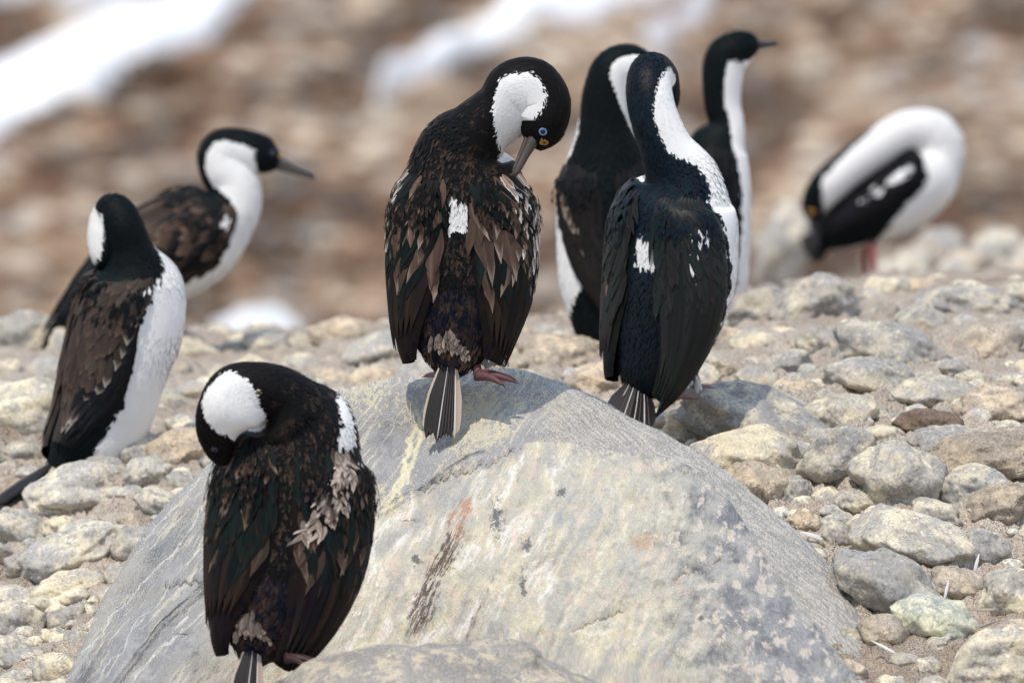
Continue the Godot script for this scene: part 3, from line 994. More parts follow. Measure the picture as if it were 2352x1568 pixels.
class Bird:
	var root: Node3D
	var d: float
	var s: float            # metres per plate unit at this bird
	var n: int
	var step := 14
	var c := PackedVector3Array()
	var dd := PackedVector3Array()
	var ss := PackedVector3Array()
	var tt := PackedVector3Array()
	var w := PackedFloat32Array()
	var nd := PackedFloat32Array()
	var nv := PackedFloat32Array()
	var ph := PackedFloat32Array()
	var slope := PackedFloat32Array()
	var wings := []
	var patches := []
	var kind := ""
	var p := Vector3()
	var nrm := Vector3()
	var tan := Vector3()

	func at(q: float, phi: float, off: float) -> void:
		var f := clampf(q, 0.0, n - 1.0) * step
		var i := mini(int(f), c.size() - 2)
		var t := f - i
		var a := w[i] + (w[i + 1] - w[i]) * t
		var co := cos(phi)
		var si := sin(phi)
		var b: float
		if co >= 0.0:
			b = nd[i] + (nd[i + 1] - nd[i]) * t
		else:
			b = nv[i] + (nv[i + 1] - nv[i]) * t
		var dv := dd[i].lerp(dd[i + 1], t)
		var sv := ss[i].lerp(ss[i + 1], t)
		tan = tt[i]
		nrm = (dv * (co / maxf(b, 1e-4)) + sv * (si / maxf(a, 1e-4))).normalized()
		nrm = (nrm - tan * (slope[i] + (slope[i + 1] - slope[i]) * t)).normalized()
		p = c[i].lerp(c[i + 1], t) + dv * (co * b) + sv * (si * a) + nrm * off

	func limit(q: float) -> float:
		var f := clampf(q, 0.0, n - 1.0) * step
		var i := mini(int(f), c.size() - 2)
		return lerpf(ph[i], ph[i + 1], f - i)

	func wing_place(g: Dictionary, u: float, v: float) -> Vector2:
		var fi: Array = g.inner
		var fo: Array = g.outer
		var l0 := 2.0 * (u - 0.5) * (u - 1.0)
		var l1 := -4.0 * u * (u - 1.0)
		var l2 := 2.0 * u * (u - 0.5)
		var a: float = fi[0] * l0 + fi[1] * l1 + fi[2] * l2
		var b: float = fo[0] * l0 + fo[1] * l1 + fo[2] * l2
		return Vector2(lerpf(g.q0, g.q1, u), deg_to_rad(lerpf(a, b, v)) * g.side)

	func on_wing(g: Dictionary, u: float, v: float, off: float) -> void:
		var w2 := wing_place(g, u, v)
		var edge := clampf(minf(v, 1.0 - v) * 2.6, 0.0, 1.0)
		var o: float = g.thick * sqrt(edge) * smoothstep(-0.05, 0.22, u) + g.tip * u * u * u - 2.0
		at(w2.x, w2.y, (o + off) * s)

	var wing_u := 0.0
	var wing_off := 0.0
	func under_wing(q: float, phi: float) -> bool:
		for g in wings:
			var u: float = (q - g.q0) / (g.q1 - g.q0)
			if u < 0.06 or u > 1.0:
				continue
			var a := wing_place(g, u, 0.1).y
			var b := wing_place(g, u, 0.9).y
			if phi > minf(a, b) and phi < maxf(a, b):
				wing_u = u
				wing_off = g.thick * smoothstep(-0.05, 0.22, u) + 7.0
				return true
		return false

func bird_frame(cfg: Dictionary) -> Bird:
	var b := Bird.new()
	b.d = cfg.d
	b.s = K * b.d / FOCUS
	b.kind = cfg.kind
	b.n = cfg.ctrl.size()
	b.patches = cfg.get("patches", [])
	var f: Array = cfg.foot
	b.root = thing("cormorant", P(f[0], f[1], b.d) + cam_basis.z * (f[2] * b.s), cfg.label, "cormorant", "cormorants on the rocky shore")
	var ct := []
	for r in cfg.ctrl:
		ct.append(P(r[0], r[1], b.d) + cam_basis.z * (r[2] * b.s) - b.root.position)
	var rows: Array = cfg.ctrl
	for i in b.n - 1:
		for k in b.step + (1 if i == b.n - 2 else 0):
			var t := float(k) / b.step
			var i0 := maxi(i - 1, 0)
			var i3 := mini(i + 2, b.n - 1)
			b.c.append(cr3(ct[i0], ct[i], ct[i + 1], ct[i3], t))
			var vals := []
			for m in [3, 4, 5, 6, 7, 8, 9]:
				vals.append(cr(rows[i0][m], rows[i][m], rows[i + 1][m], rows[i3][m], t))
			b.w.append(maxf(vals[0], 1.0) * b.s)
			b.nd.append(maxf(vals[1], 1.0) * b.s)
			b.nv.append(maxf(vals[2], 1.0) * b.s)
			b.dd.append(cam_basis.x * vals[3] + cam_basis.y * vals[4] + cam_basis.z * vals[5])
			b.ph.append(deg_to_rad(lerpf(rows[i][9], rows[i + 1][9], t)))
	var cnt := b.c.size()
	for i in cnt:
		var t := (b.c[mini(i + 1, cnt - 1)] - b.c[maxi(i - 1, 0)]).normalized()
		var dv := (b.dd[i] - t * b.dd[i].dot(t)).normalized()
		b.dd[i] = dv
		b.tt.append(t)
		b.ss.append(t.cross(dv))
	for i in cnt:
		var i0 := maxi(i - 1, 0)
		var i1 := mini(i + 1, cnt - 1)
		var l := (b.c[i1] - b.c[i0]).length()
		b.slope.append(clampf(((b.w[i1] + b.nd[i1]) - (b.w[i0] + b.nd[i0])) / 2.0 / maxf(l, 1e-5), -2.0, 2.0))
	for g in cfg.get("wings", []):
		b.wings.append(g)
	return b

func plume_tone(b: Bird, q: float, phi: float, pos: Vector3, r: float) -> Color:
	# base colour of the short plumage; r is a random number of the feather
	var lim := b.limit(q)
	var w: float = absf(wrapf(phi, -PI, PI))
	if w > lim + (r - 0.5) * (0.16 if b.n > 13 and b.kind != "grey_wing" else 0.07):
		return WHITE.lerp(Color(0.70, 0.66, 0.60), r * r * 0.35)
	for pt in b.patches:
		if q > pt[0] + (r - 0.5) * 0.07 and q < pt[1] - (r - 0.5) * 0.09:
			var deg := rad_to_deg(wrapf(phi, -PI, PI))
			if deg > pt[2] - (r - 0.5) * 3.0 and deg < pt[3] + (r - 0.5) * 3.0:
				if r < pt[5]:
					return pt[4].lerp(pt[4] * 0.8, r)
	var nz := noise_b.get_noise_3dv(pos * 40.0)
	match b.kind:
		"juvenile":
			if q > b.n - 6.2:
				return BLACK.lerp(Color(0.009, 0.007, 0.006), r)
			if q < 2.6:
				return BROWN.lerp(BLUISH, clampf(0.72 + nz * 0.9 + (r - 0.5) * 0.6, 0.0, 1.0))
			return BLACK.lerp(BROWN * 1.1, clampf(nz * 1.5 + r * 0.9 - 0.85, 0.0, 1.0))
		"glossy":
			if q > b.n - 5.2 or q < 3.3:
				return BLUISH.lerp(BLACK, clampf(0.4 + nz * 0.6 + (r - 0.5) * 0.4, 0.0, 1.0))
			return BLUISH.lerp(Color(0.003, 0.011, 0.015), clampf(0.35 + nz * 1.5 + (r - 0.5), 0.0, 1.0))
	return BLACK.lerp(BLUISH, clampf(0.2 + (r - 0.5) * 0.7, 0.0, 1.0))

func feather_look(b: Bird, set_: String, u: float, v: float, side: float, r: RandomNumberGenerator) -> Array:
	# [vane, edge, tip, quill]
	var k := r.randf()
	var dark := GREENISH.lerp(BLACK, r.randf() * 0.7)
	match b.kind:
		"juvenile":
			if set_ == "flight_feather":
				var c := BLACK.lerp(BROWN * 0.35, r.randf())
				return [c, c * 1.5, c.lerp(BROWN, 0.3), c * 2.0]
			var brown := BROWN.lerp(Color(0.085, 0.056, 0.041), r.randf() * 0.7)
			if b.root.has_meta("band"):
				# a scalloped pale band slants across the wing
				var on := absf((v - 0.50) + (u - 0.30) * 1.25)
				if set_ == "band":
					var c := BROWN.lerp(CREAM, r.randf() * 0.75)
					return [c, c.lerp(CREAM, 0.6), CREAM * 1.25 if r.randf() < 0.7 else BROWN, c]
				if side < 0.0 and set_ == "covert" and v > 0.75:
					return [brown, CREAM * 0.9, CREAM, CREAM]
				if k < (0.80 if u < 0.3 else 0.70):
					return [dark, dark.lerp(BROWN, 0.15), dark.lerp(BROWN, 0.4), dark * 1.6]
				return [brown * 0.6, brown if k < 0.85 else PALE_BROWN, PALE_BROWN if k > 0.8 else brown, brown]
			if set_ == "covert" and v > (0.42 + u * 0.15 if side > 0.0 else 0.62):
				if k < 0.72:
					return [PALE_BROWN.lerp(CREAM, r.randf()), CREAM, WHITE if k < 0.5 else CREAM, BROWN * 0.5]
				return [dark, PALE_BROWN, CREAM, dark]
			var share := 0.30
			if u < 0.10:
				share = 0.25
			elif u < 0.40 and v < 0.55:
				share = 0.62
			elif set_ == "covert":
				share = 0.35
			if k < share:
				return [brown, brown.lerp(PALE_BROWN, 0.18), PALE_BROWN.lerp(CREAM, r.randf() * 0.5) if r.randf() < 0.45 else brown, brown * (2.4 if k < 0.12 else 1.2)]
			return [dark, dark * 1.25, dark.lerp(BROWN, 0.15), dark * 1.6]
		"glossy":
			if set_ == "covert" and side > 0.0:
				var spot := Vector2(u - 0.20, (v - 0.60) * 0.9).length()
				var spot2 := Vector2(u - 0.30, (v - 0.47) * 0.9).length()
				if spot < 0.085 or spot2 < 0.055:
					return [WHITE, WHITE, WHITE, WHITE]
			var c := GREENISH.lerp(Color(0.011, 0.010, 0.0095), r.randf())
			if k < 0.05 and u > 0.35:
				return [c * 2.0, BROWN, PALE_BROWN, BROWN]
			return [c, c.lerp(Color(0.025, 0.022, 0.02), 0.4), c.lerp(Color(0.025, 0.023, 0.02), 0.5), c * 1.5]
		"brown_wing":
			# upper wing worn brown, pale tips along its lower border, black quills
			if set_ == "flight_feather" and v > 0.45:
				return [BLACK * 1.6, BLACK * 2.6, BLACK * 1.8, BLACK * 3.2]
			var line := 1.06 - (u - 0.06) * 0.78
			var brown := Color(0.026, 0.019, 0.016).lerp(Color(0.038, 0.028, 0.023), r.randf())
			if v > line + 0.05 and set_ == "covert":
				return [BLACK * 1.5, BLACK * 2.0, BLACK * 2.0, BLACK * 2.0]
			if v > line - 0.09 and set_ == "covert":
				return [brown * 0.8, brown, Color(0.36, 0.31, 0.265), brown]
			return [brown, brown.lerp(PALE_BROWN, 0.16), brown.lerp(PALE_BROWN, 0.3), brown * 1.4]
		"mottled":
			if set_ == "flight_feather":
				return [BLACK * 1.2, BLACK * 1.6, BLACK * 1.5, BLACK * 2.0]
			if k < 0.62:
				var brown := Color(0.022, 0.015, 0.011).lerp(Color(0.06, 0.04, 0.029), r.randf())
				var pale := set_ == "covert" and v > 0.45 and v < 0.8
				return [brown, brown.lerp(PALE_BROWN, 0.35), PALE_BROWN if pale else brown.lerp(PALE_BROWN, 0.5), brown * 1.3]
			return [BLACK * 1.4, BLACK * 2.0, BROWN, BLACK * 2.0]
		"grey_wing":
			var c := Color(0.006, 0.0055, 0.0055).lerp(Color(0.015, 0.013, 0.012), clampf(u * 1.4, 0.0, 1.0))
			if side < 0.0 and set_ == "covert" and absf(v - 0.52 + (u - 0.45) * 0.5) < 0.08:
				return [BROWN, PALE_BROWN, CREAM * 0.8, BROWN]
			return [c, c * 1.2, c * 1.25, c * 1.3]
		"white_bar":
			if set_ == "covert" and absf(v - 0.62) < 0.085 and u > 0.14 and u < 0.80:
				return [WHITE, WHITE, WHITE, WHITE]
			return [BLACK * 1.3, BLACK * 1.7, BLACK * 1.6, BLACK * 2.0]
	return [BLACK * 1.3, BLACK * 1.7, BLACK * 1.6, BLACK * 2.0]

const COLS := [-1.0, -0.55, 0.0, 0.55, 1.0]

func wing_feather(b: Bird, g: Dictionary, u0: float, v0: float, length: float, half: float, skew: float, lift0: float, lift1: float, look: Array, pointed: float) -> ArrayMesh:
	b.on_wing(g, u0, v0, 0.0)
	var o := b.p
	b.on_wing(g, minf(u0 + 0.03, 1.0), v0, 0.0)
	var per_u := maxf((b.p - o).length() / 0.03 / b.s, 40.0)
	b.on_wing(g, u0 + 0.1, clampf(v0, 0.1, 0.9) - 0.04, 0.0)
	o = b.p
	b.on_wing(g, u0 + 0.1, clampf(v0, 0.1, 0.9) + 0.04, 0.0)
	var per_v := maxf((b.p - o).length() / 0.08 / b.s, 60.0)
	var rows := 9
	var pos := PackedVector3Array()
	var col := PackedColorArray()
	var shade := []
	for q in 5:
		shade.append(rng.randf_range(0.72, 1.25))
	for i in rows:
		var f := float(i) / (rows - 1)
		var fray := rng.randf_range(-0.22, 0.12)
		var fray2 := rng.randf_range(-0.22, 0.12)
		var wide := minf(1.0, 0.35 + f * 2.0)
		if f > 0.42:
			wide *= pow(maxf(0.0, 1.0 - pow((f - 0.42) / 0.58, pointed)), 0.75)
		wide = maxf(wide, 0.03)
		for x in COLS:
			var u := u0 + (f * length - absf(x) * 0.10 * length * (0.0 if i == rows - 1 else 1.0) * f) / per_u
			var ww: float = wide * (1.0 + (fray if x < 0.0 else fray2) * absf(x) * smoothstep(0.2, 0.5, f))
			var v: float = v0 + skew * f * f + x * half * ww / per_v
			var lift: float = lerpf(lift0, lift1, f) + (1.0 - x * x) * half * 0.10
			b.on_wing(g, u, v, lift)
			pos.append(b.p)
			var c: Color = look[0]
			if absf(x) > 0.9:
				c = c.lerp(look[1], 0.75 * smoothstep(0.1, 0.6, f))
			elif x == 0.0:
				c = c.lerp(look[3], 0.6)
			c = c.lerp(look[2], smoothstep(0.70, 1.0, f + absf(x) * 0.10) * 0.75)
			col.append(c * (shade[int(round(x * 2.0 + 2.0))] * rng.randf_range(0.88, 1.12)))
	return grid_mesh(pos, col, rows, 5, false, g.side < 0.0)

func blade(root: Vector3, tip: Vector3, nrm: Vector3, half: float, look: Array, curl := 0.0, pointed := 2.2) -> ArrayMesh:
	var rows := 10
	var dir := tip - root
	var l := dir.length()
	var side := dir.cross(nrm).normalized()
	var n := side.cross(dir).normalized()
	var pos := PackedVector3Array()
	var col := PackedColorArray()
	for i in rows:
		var f := float(i) / (rows - 1)
		var wide := minf(1.0, 0.3 + f * 1.6)
		if f > 0.6:
			wide *= sqrt(maxf(0.0, 1.0 - pow((f - 0.6) / 0.4, pointed)))
		wide = maxf(wide, 0.04)
		for x in [-1.0, -0.13, 0.0, 0.13, 1.0]:
			var pp: Vector3 = root + dir * (f - absf(x) * 0.03 * f) + side * (x * half * wide)
			pp += n * ((1.0 - absf(x)) * half * 0.22 - curl * l * f * f)
			pos.append(pp)
			var c: Color = look[0]
			if absf(x) > 0.9:
				c = c.lerp(look[1], 0.8)
			elif x == 0.0:
				c = look[3]
			col.append(c.lerp(look[2], smoothstep(0.86, 1.0, f)))
	return grid_mesh(pos, col, rows, 5)

func short_plumage(b: Bird, count: int, neck_q: float, size_back: float, size_neck: float, seed_: int) -> ArrayMesh:
	var r := RandomNumberGenerator.new()
	r.seed = seed_
	var pos := PackedVector3Array()
	var nrm := PackedVector3Array()
	var col := PackedColorArray()
	var idx := PackedInt32Array()
	var top := 0.0
	var area := []
	for i in b.c.size() - 1:
		var a := (b.c[i + 1] - b.c[i]).length() * (b.w[i] + (b.nd[i] + b.nv[i]) * 0.5)
		var q := float(i) / b.step
		var sz := lerpf(size_back, size_neck, smoothstep(neck_q - 1.2, neck_q + 0.6, q))
		a /= sz * sz
		area.append(a)
		top = maxf(top, a)
	var k := 0
	var guard := 0
	while k < count and guard < count * 12:
		guard += 1
		var i := r.randi() % area.size()
		if r.randf() * top > area[i]:
			continue
		var q := (i + r.randf()) / b.step
		var phi := r.randf_range(-PI, PI)
		var rnd := r.randf()
		var over := 0.4
		if b.under_wing(q, phi):
			if r.randf() < b.wing_u / 0.34:
				continue
			over = b.wing_off
		var sz := lerpf(size_back, size_neck, smoothstep(neck_q - 1.2, neck_q + 0.6, q)) * r.randf_range(0.75, 1.25) * (0.75 if q < 2.8 else 0.85)
		b.at(q, phi, over * b.s)
		var o := b.p
		var n := b.nrm
		var dir := -b.tan
		dir = (dir - n * dir.dot(n)).normalized()
		var side := n.cross(dir)
		dir = (dir + side * r.randf_range(-0.35, 0.35)).normalized()
		side = n.cross(dir)
		var c := plume_tone(b, q, phi, o, rnd)
		var white := c.g > 0.4
		var fine := white or q > neck_q
		var l := sz * b.s
		var h := sz * (0.16 if fine else (0.13 if q < 2.8 else 0.19)) * b.s
		var tip := o + dir * l + n * (l * r.randf_range(0.0, 0.03 if white else (0.08 if fine else 0.11)))
		var mid := o + dir * (l * 0.5) + n * (l * (0.025 if white else (0.05 if fine else 0.08)))
		var base := pos.size()
		pos.append(o - n * (0.5 * b.s)); pos.append(mid - side * h); pos.append(mid + side * h); pos.append(tip)
		var tilt := 0.03 if white else (0.2 if fine else 0.35)
		nrm.append((n - dir * tilt * 0.5).normalized()); nrm.append((n - side * tilt).normalized()); nrm.append((n + side * tilt).normalized()); nrm.append((n + dir * tilt * 0.6).normalized())
		var edge := c
		if b.kind in ["juvenile", "mottled"] and q > 3.0 and q < neck_q - 0.3 and not white and rnd > 0.62:
			edge = c.lerp(PALE_BROWN * 0.6, rnd * 0.7)
		elif not white:
			edge = c * (1.0 + 0.7 * r.randf())
		col.append(c); col.append(c); col.append(c.lerp(edge, 0.5)); col.append(edge)
		idx.append_array([base, base + 2, base + 1, base + 1, base + 2, base + 3])
		k += 1
	var arr := []
	arr.resize(Mesh.ARRAY_MAX)
	arr[Mesh.ARRAY_VERTEX] = pos
	arr[Mesh.ARRAY_NORMAL] = nrm
	arr[Mesh.ARRAY_COLOR] = col
	arr[Mesh.ARRAY_INDEX] = idx
	var m := ArrayMesh.new()
	m.add_surface_from_arrays(Mesh.PRIMITIVE_TRIANGLES, arr)
	return m

func foot_mesh(heading: Vector3, up: Vector3, size: float, col: Color, dark: Color) -> ArrayMesh:
	# a webbed foot seen from above: three long toes, a short inner one, skin between them
	var st := SurfaceTool.new()
	st.begin(Mesh.PRIMITIVE_TRIANGLES)
	var side := heading.cross(up).normalized()
	var tips := []
	for t in [[-0.55, 0.72], [-0.16, 0.98], [0.22, 1.0], [0.62, 0.66]]:
		tips.append((heading * (t[1] * size) + side * (t[0] * size)) + up * (-0.02 * size))
	for k in 4:
		var tip: Vector3 = tips[k]
		st.append_from(tube([Vector3(0, 0, 0) + up * (0.12 * size), tip * 0.4 + up * (0.14 * size), tip * 0.75 + up * (0.08 * size), tip], [0.16 * size, 0.11 * size, 0.08 * size, 0.03 * size], 8, 1.0, up, col.lerp(dark, 0.3 * (k % 2))), 0, Transform3D())
		st.append_from(tube([tip, tip * 1.10 - up * (0.05 * size)], [0.028 * size, 0.006 * size], 6, 1.0, up, Color(0.02, 0.018, 0.016)), 0, Transform3D())
	for k in 3:
		var a: Vector3 = tips[k]
		var b: Vector3 = tips[k + 1]
		var pos := PackedVector3Array()
		var cols := PackedColorArray()
		for i in 7:
			var f := i / 6.0
			for j in 5:
				var g := j / 4.0
				var e := f * (1.0 - 0.22 * sin(PI * g))
				pos.append(a.lerp(b, g) * e + up * (0.17 * size * (1.0 - f) + 0.03 * size))
				cols.append(col.lerp(dark, 0.5))
		st.append_from(grid_mesh(pos, cols, 7, 5), 0, Transform3D())
	return st.commit()

func build_bird(cfg: Dictionary) -> Bird:
	var b := bird_frame(cfg)
	if cfg.get("band", false):
		b.root.set_meta("band", true)
	var detail: int = cfg.detail
	var r := RandomNumberGenerator.new()
	r.seed = hash(cfg.label)
	# body, neck and head in one skin
	var nv := 72
	var pos := PackedVector3Array()
	var col := PackedColorArray()
	var cnt := b.c.size()
	var sub := 2
	var nu := (cnt - 1) * sub + 3
	for i in nu:
		var f := clampf(float(i - 1) / sub, 0.0, cnt - 1.0)
		var q := f / b.step
		for j in nv:
			var phi := TAU * j / nv
			if i == 0 or i == nu - 1:
				b.at(q, phi, 0.0)
				pos.append(b.c[0] if i == 0 else b.c[cnt - 1])
			else:
				b.at(q, phi, 0.0)
				pos.append(b.p)
			col.append(plume_tone(b, q, phi, pos[-1], 0.5))
	part("body", grid_mesh(pos, col, nu, nv, true, true), mats.plume, b.root)
	var counts: Array = [7000, 12000, 22000]
	var pl := part("short_plumage", short_plumage(b, counts[detail], cfg.neck_q, cfg.get("size_back", 26.0), cfg.get("size_neck", 13.0), r.randi()), mats.glossy_plume if b.kind == "glossy" else mats.plume, b.root)
	pl.set_meta("kind", "stuff")
	# wings
	for g in b.wings:
		pos = PackedVector3Array()
		col = PackedColorArray()
		for i in 36:
			for j in 19:
				b.on_wing(g, i / 35.0, j / 18.0, 0.0)
				pos.append(b.p)
				col.append(feather_look(b, "flight_feather", i / 35.0, j / 18.0, g.side, r)[0] * 0.8)
		var wing := part("wing", grid_mesh(pos, col, 36, 19, false, g.side < 0.0), mats.plume, b.root)
		var fm: Material = mats.glossy_plume if b.kind == "glossy" else mats.plume
		var nf: int = [6, 8, 10][detail]
		for k in nf:
			var v := lerpf(0.10, 0.93, (k + 0.5) / nf)
			var reach: float = lerpf(g.get("reach0", 0.84), g.get("reach1", 1.0), v)
			var u0 := 0.34
			b.on_wing(g, u0, v, 0.0)
			var a := b.p
			b.on_wing(g, 0.5 * (u0 + reach), v, 0.0)
			var l := (b.p - a).length()
			a = b.p
			b.on_wing(g, reach, v, 0.0)
			l += (b.p - a).length()
			part("flight_feather", wing_feather(b, g, u0, v, l / b.s, 22.0, -0.02, 1.0 + k * 0.4, 4.0 + k * 0.5, feather_look(b, "flight_feather", u0, v, g.side, r), 2.6), fm, wing)
		var big: float = g.get("big", 1.0)
		var rows: int = [4, 5, 7][detail]
		for k in rows:
			var u := lerpf(0.46, 0.04, float(k) / (rows - 1))
			var per: int = [4, 5, 7][detail]
			for q in per:
				var v := lerpf(0.04, 0.58, (q + 0.5 + 0.3 * (k % 2) + r.randf_range(-0.2, 0.2)) / per)
				part("scapular", wing_feather(b, g, u + r.randf_range(-0.02, 0.02), v, r.randf_range(84, 140) * big * lerpf(0.55, 1.0, u / 0.46), r.randf_range(12, 19) * big * lerpf(0.6, 1.0, u / 0.46), r.randf_range(-0.12, 0.12), 2.5 + k * 0.6, 5.0 + k * 0.65 + r.randf() * 1.5, feather_look(b, "scapular", u, v, g.side, r), 2.0), fm, wing)
		if b.root.has_meta("band") and g.side > 0.0:
			for k in 74:
				var f := r.randf()
				var u := lerpf(0.42, 0.0, (k + 0.5) / 74.0)
				var v: float = 0.50 - (u - 0.1) * 1.15 + r.randf_range(-0.09, 0.09)
				part("covert", wing_feather(b, g, u, v, r.randf_range(30, 46), r.randf_range(6.5, 9.5), r.randf_range(-0.12, 0.04), 8.0, 10.5 + f * 2.5, feather_look(b, "band", u, v, g.side, r), 2.0), fm, wing)
		rows = [6, 8, 10][detail] + (5 if g.has("covert_end") else 0)
		for k in rows:
			var u := lerpf(g.get("covert_end", 0.52), 0.0, float(k) / (rows - 1))
			var per: int = [5, 6, 8][detail]
			for q in per:
				var v := lerpf(0.34, 0.97, (q + 0.5 + 0.5 * (k % 2) + r.randf_range(-0.25, 0.25)) / (per + 0.5))
				if u > 0.42 and v < 0.5 and not g.has("covert_end"):
					continue
				part("covert", wing_feather(b, g, u + r.randf_range(-0.012, 0.012), v, r.randf_range(42, 72) * big, r.randf_range(9, 14) * big * (1.3 if detail < 2 else 1.0), r.randf_range(-0.05, 0.02), 2.5 + k * 0.35, 5.0 + k * 0.38 + r.randf() * 1.2, feather_look(b, "covert", u, v, g.side, r), 2.0), fm, wing)
	# tail
	if cfg.has("tail"):
		var t: Dictionary = cfg.tail
		var base: Vector3 = P(t.root[0], t.root[1], b.d) + cam_basis.z * (t.root[2] * b.s) - b.root.position
		var nrm: Vector3 = (cam_basis.x * t.face[0] + cam_basis.y * t.face[1] + cam_basis.z * t.face[2]).normalized()
		var m: int = t.count
		var tailn := Node3D.new()
		tailn.name = "tail"
		b.root.add_child(tailn)
		for k in m:
			var f := (k + 0.5) / m * 2.0 - 1.0
			var tp: Vector3 = P(t.tip[0] + f * t.fan[0], t.tip[1] + f * t.fan[1] - absf(f) * f * 6.0, b.d) + cam_basis.z * ((t.tip[2] - absf(f) * 8.0) * b.s) - b.root.position
			tp = tp.lerp(base, absf(f) * 0.08 + r.randf() * 0.12)
			var rt := base + (P(t.fan[0], t.fan[1], b.d) - P(0, 0, b.d)) * (f * 0.38) + nrm * ((1.0 - absf(f)) * 7.0 * b.s + k * 0.8 * b.s)
			tp += nrm * ((1.0 - absf(f)) * 4.0 * b.s + k * 0.8 * b.s)
			var look: Array
			if t.get("worn", false) and (k == m - 1 or k == 0):
				look = [Color(0.30, 0.235, 0.18), Color(0.42, 0.34, 0.27), Color(0.45, 0.37, 0.3), Color(0.62, 0.55, 0.47)]
			else:
				look = [Color(0.008, 0.0075, 0.0075), Color(0.016, 0.014, 0.013), Color(0.05, 0.04, 0.032), Color(0.55, 0.53, 0.5) if (t.get("worn", false) and k == 4) or (t.get("white_quills", false) and k % 2 == 1) else Color(0.05, 0.045, 0.04)]
			part("tail_feather", blade(rt, tp, nrm, t.half * b.s, look, 0.02), mats.quill, tailn)
		if t.get("tuft", false):
			# loose buff tufts over the tail base
			for k in 60:
				var f := r.randf_range(-1.0, 1.0)
				var o := base + (P(t.fan[0], t.fan[1], b.d) - P(0, 0, b.d)) * (f * 0.9) + cam_basis.y * ((52.0 + r.randf() * 30.0 - absf(f) * 14.0) * b.s) + nrm * ((40.0 - absf(f) * 22.0) * b.s)
				var e := o - cam_basis.y * (r.randf_range(26, 46) * b.s) + nrm * (8.0 * b.s) + cam_basis.x * (f * 10.0 * b.s)
				var cc := BROWN.lerp(CREAM, r.randf() * r.randf() * 0.5)
				part("tuft", blade(o, e, nrm, 4.5 * b.s, [cc, cc.lerp(CREAM, 0.15), cc.lerp(CREAM, 0.4), cc], -0.04), mats.quill, b.root)
	if cfg.has("fluff"):
		var fl: Array = cfg.fluff
		for k in fl[4]:
			var o: Vector3 = P(fl[0] + r.randf_range(-1, 1) * fl[3], fl[1] - 22.0 + r.randf_range(-8, 8), b.d) + cam_basis.z * ((fl[2] + r.randf_range(-15, 15)) * b.s) - b.root.position
			var e: Vector3 = o - cam_basis.y * (r.randf_range(20, 34) * b.s) + cam_basis.x * (r.randf_range(-8, 14) * b.s)
			var w := WHITE * r.randf_range(0.45, 0.8)
			part("tuft", blade(o, e, (cam_basis.z + cam_basis.x * r.randf_range(-0.6, 0.6)).normalized(), r.randf_range(3.0, 5.5) * b.s, [w, w, w, w], -0.08), mats.plume, b.root)
	# bill
	if cfg.has("bill"):
		var bl: Dictionary = cfg.bill
		var a: Vector3 = P(bl.from[0], bl.from[1], b.d) + cam_basis.z * (bl.from[2] * b.s) - b.root.position
		var e: Vector3 = P(bl.to[0], bl.to[1], b.d) + cam_basis.z * (bl.to[2] * b.s) - b.root.position
		var up: Vector3 = (cam_basis.x * bl.up[0] + cam_basis.y * bl.up[1] + cam_basis.z * bl.up[2]).normalized()
		var dir := e - a
		up = (up - dir.normalized() * up.dot(dir.normalized())).normalized()
		var l := dir.length()
		var th: float = bl.thick * b.s
		var tone: Color = bl.get("tone", Color(0.20, 0.155, 0.125))
		part("upper_bill", tube([a - dir * 0.18 + up * th * 0.25, a + up * th * 0.32, a + dir * 0.45 + up * th * 0.22, a + dir * 0.82 + up * th * 0.22, e + up * th * 0.10, e + dir * 0.05 - up * th * 0.55], [th * 0.95, th * 0.82, th * 0.55, th * 0.46, th * 0.36, th * 0.08], 14, 0.85, up, tone, 5), mats.horn, b.root)
		part("lower_bill", tube([a - dir * 0.18 - up * th * 0.35, a - up * th * 0.42, a + dir * 0.5 - up * th * 0.34, a + dir * 0.9 - up * th * 0.22, e - dir * 0.02 - up * th * 0.10], [th * 0.8, th * 0.66, th * 0.42, th * 0.32, th * 0.10], 14, 0.75, up, tone * 0.85, 5), mats.horn, b.root)
	if cfg.has("eye"):
		var ey: Array = cfg.eye
		b.at(ey[0], deg_to_rad(ey[1]), -ey[2] * 0.35 * b.s)
		var sp := SphereMesh.new()
		sp.radius = ey[2] * b.s
		sp.height = ey[2] * 2.0 * b.s
		sp.radial_segments = 24
		sp.rings = 12
		var em := StandardMaterial3D.new()
		em.albedo_color = Color(0.07, 0.05, 0.04)
		em.roughness = 0.06
		var eye := part("eye", sp, em, b.root)
		eye.position = b.p
		var up := b.nrm
		var x := up.cross(Vector3(0.3, 0.2, 1)).normalized()
		eye.basis = Basis(x, up, x.cross(up))
		var ring := TorusMesh.new()
		ring.inner_radius = ey[2] * 0.74 * b.s
		ring.outer_radius = ey[2] * 1.42 * b.s
		ring.rings = 28
		ring.ring_segments = 12
		var rm := StandardMaterial3D.new()
		rm.albedo_color = Color(0.16, 0.18, 0.28) if cfg.get("dull_eye", false) else Color(0.42, 0.53, 0.70)
		rm.roughness = 0.4
		var rn := part("eye_ring", ring, rm, eye)
		rn.position = Vector3(0, ey[2] * 0.30 * b.s, 0)
		rn.scale = Vector3(1, 0.8, 1)
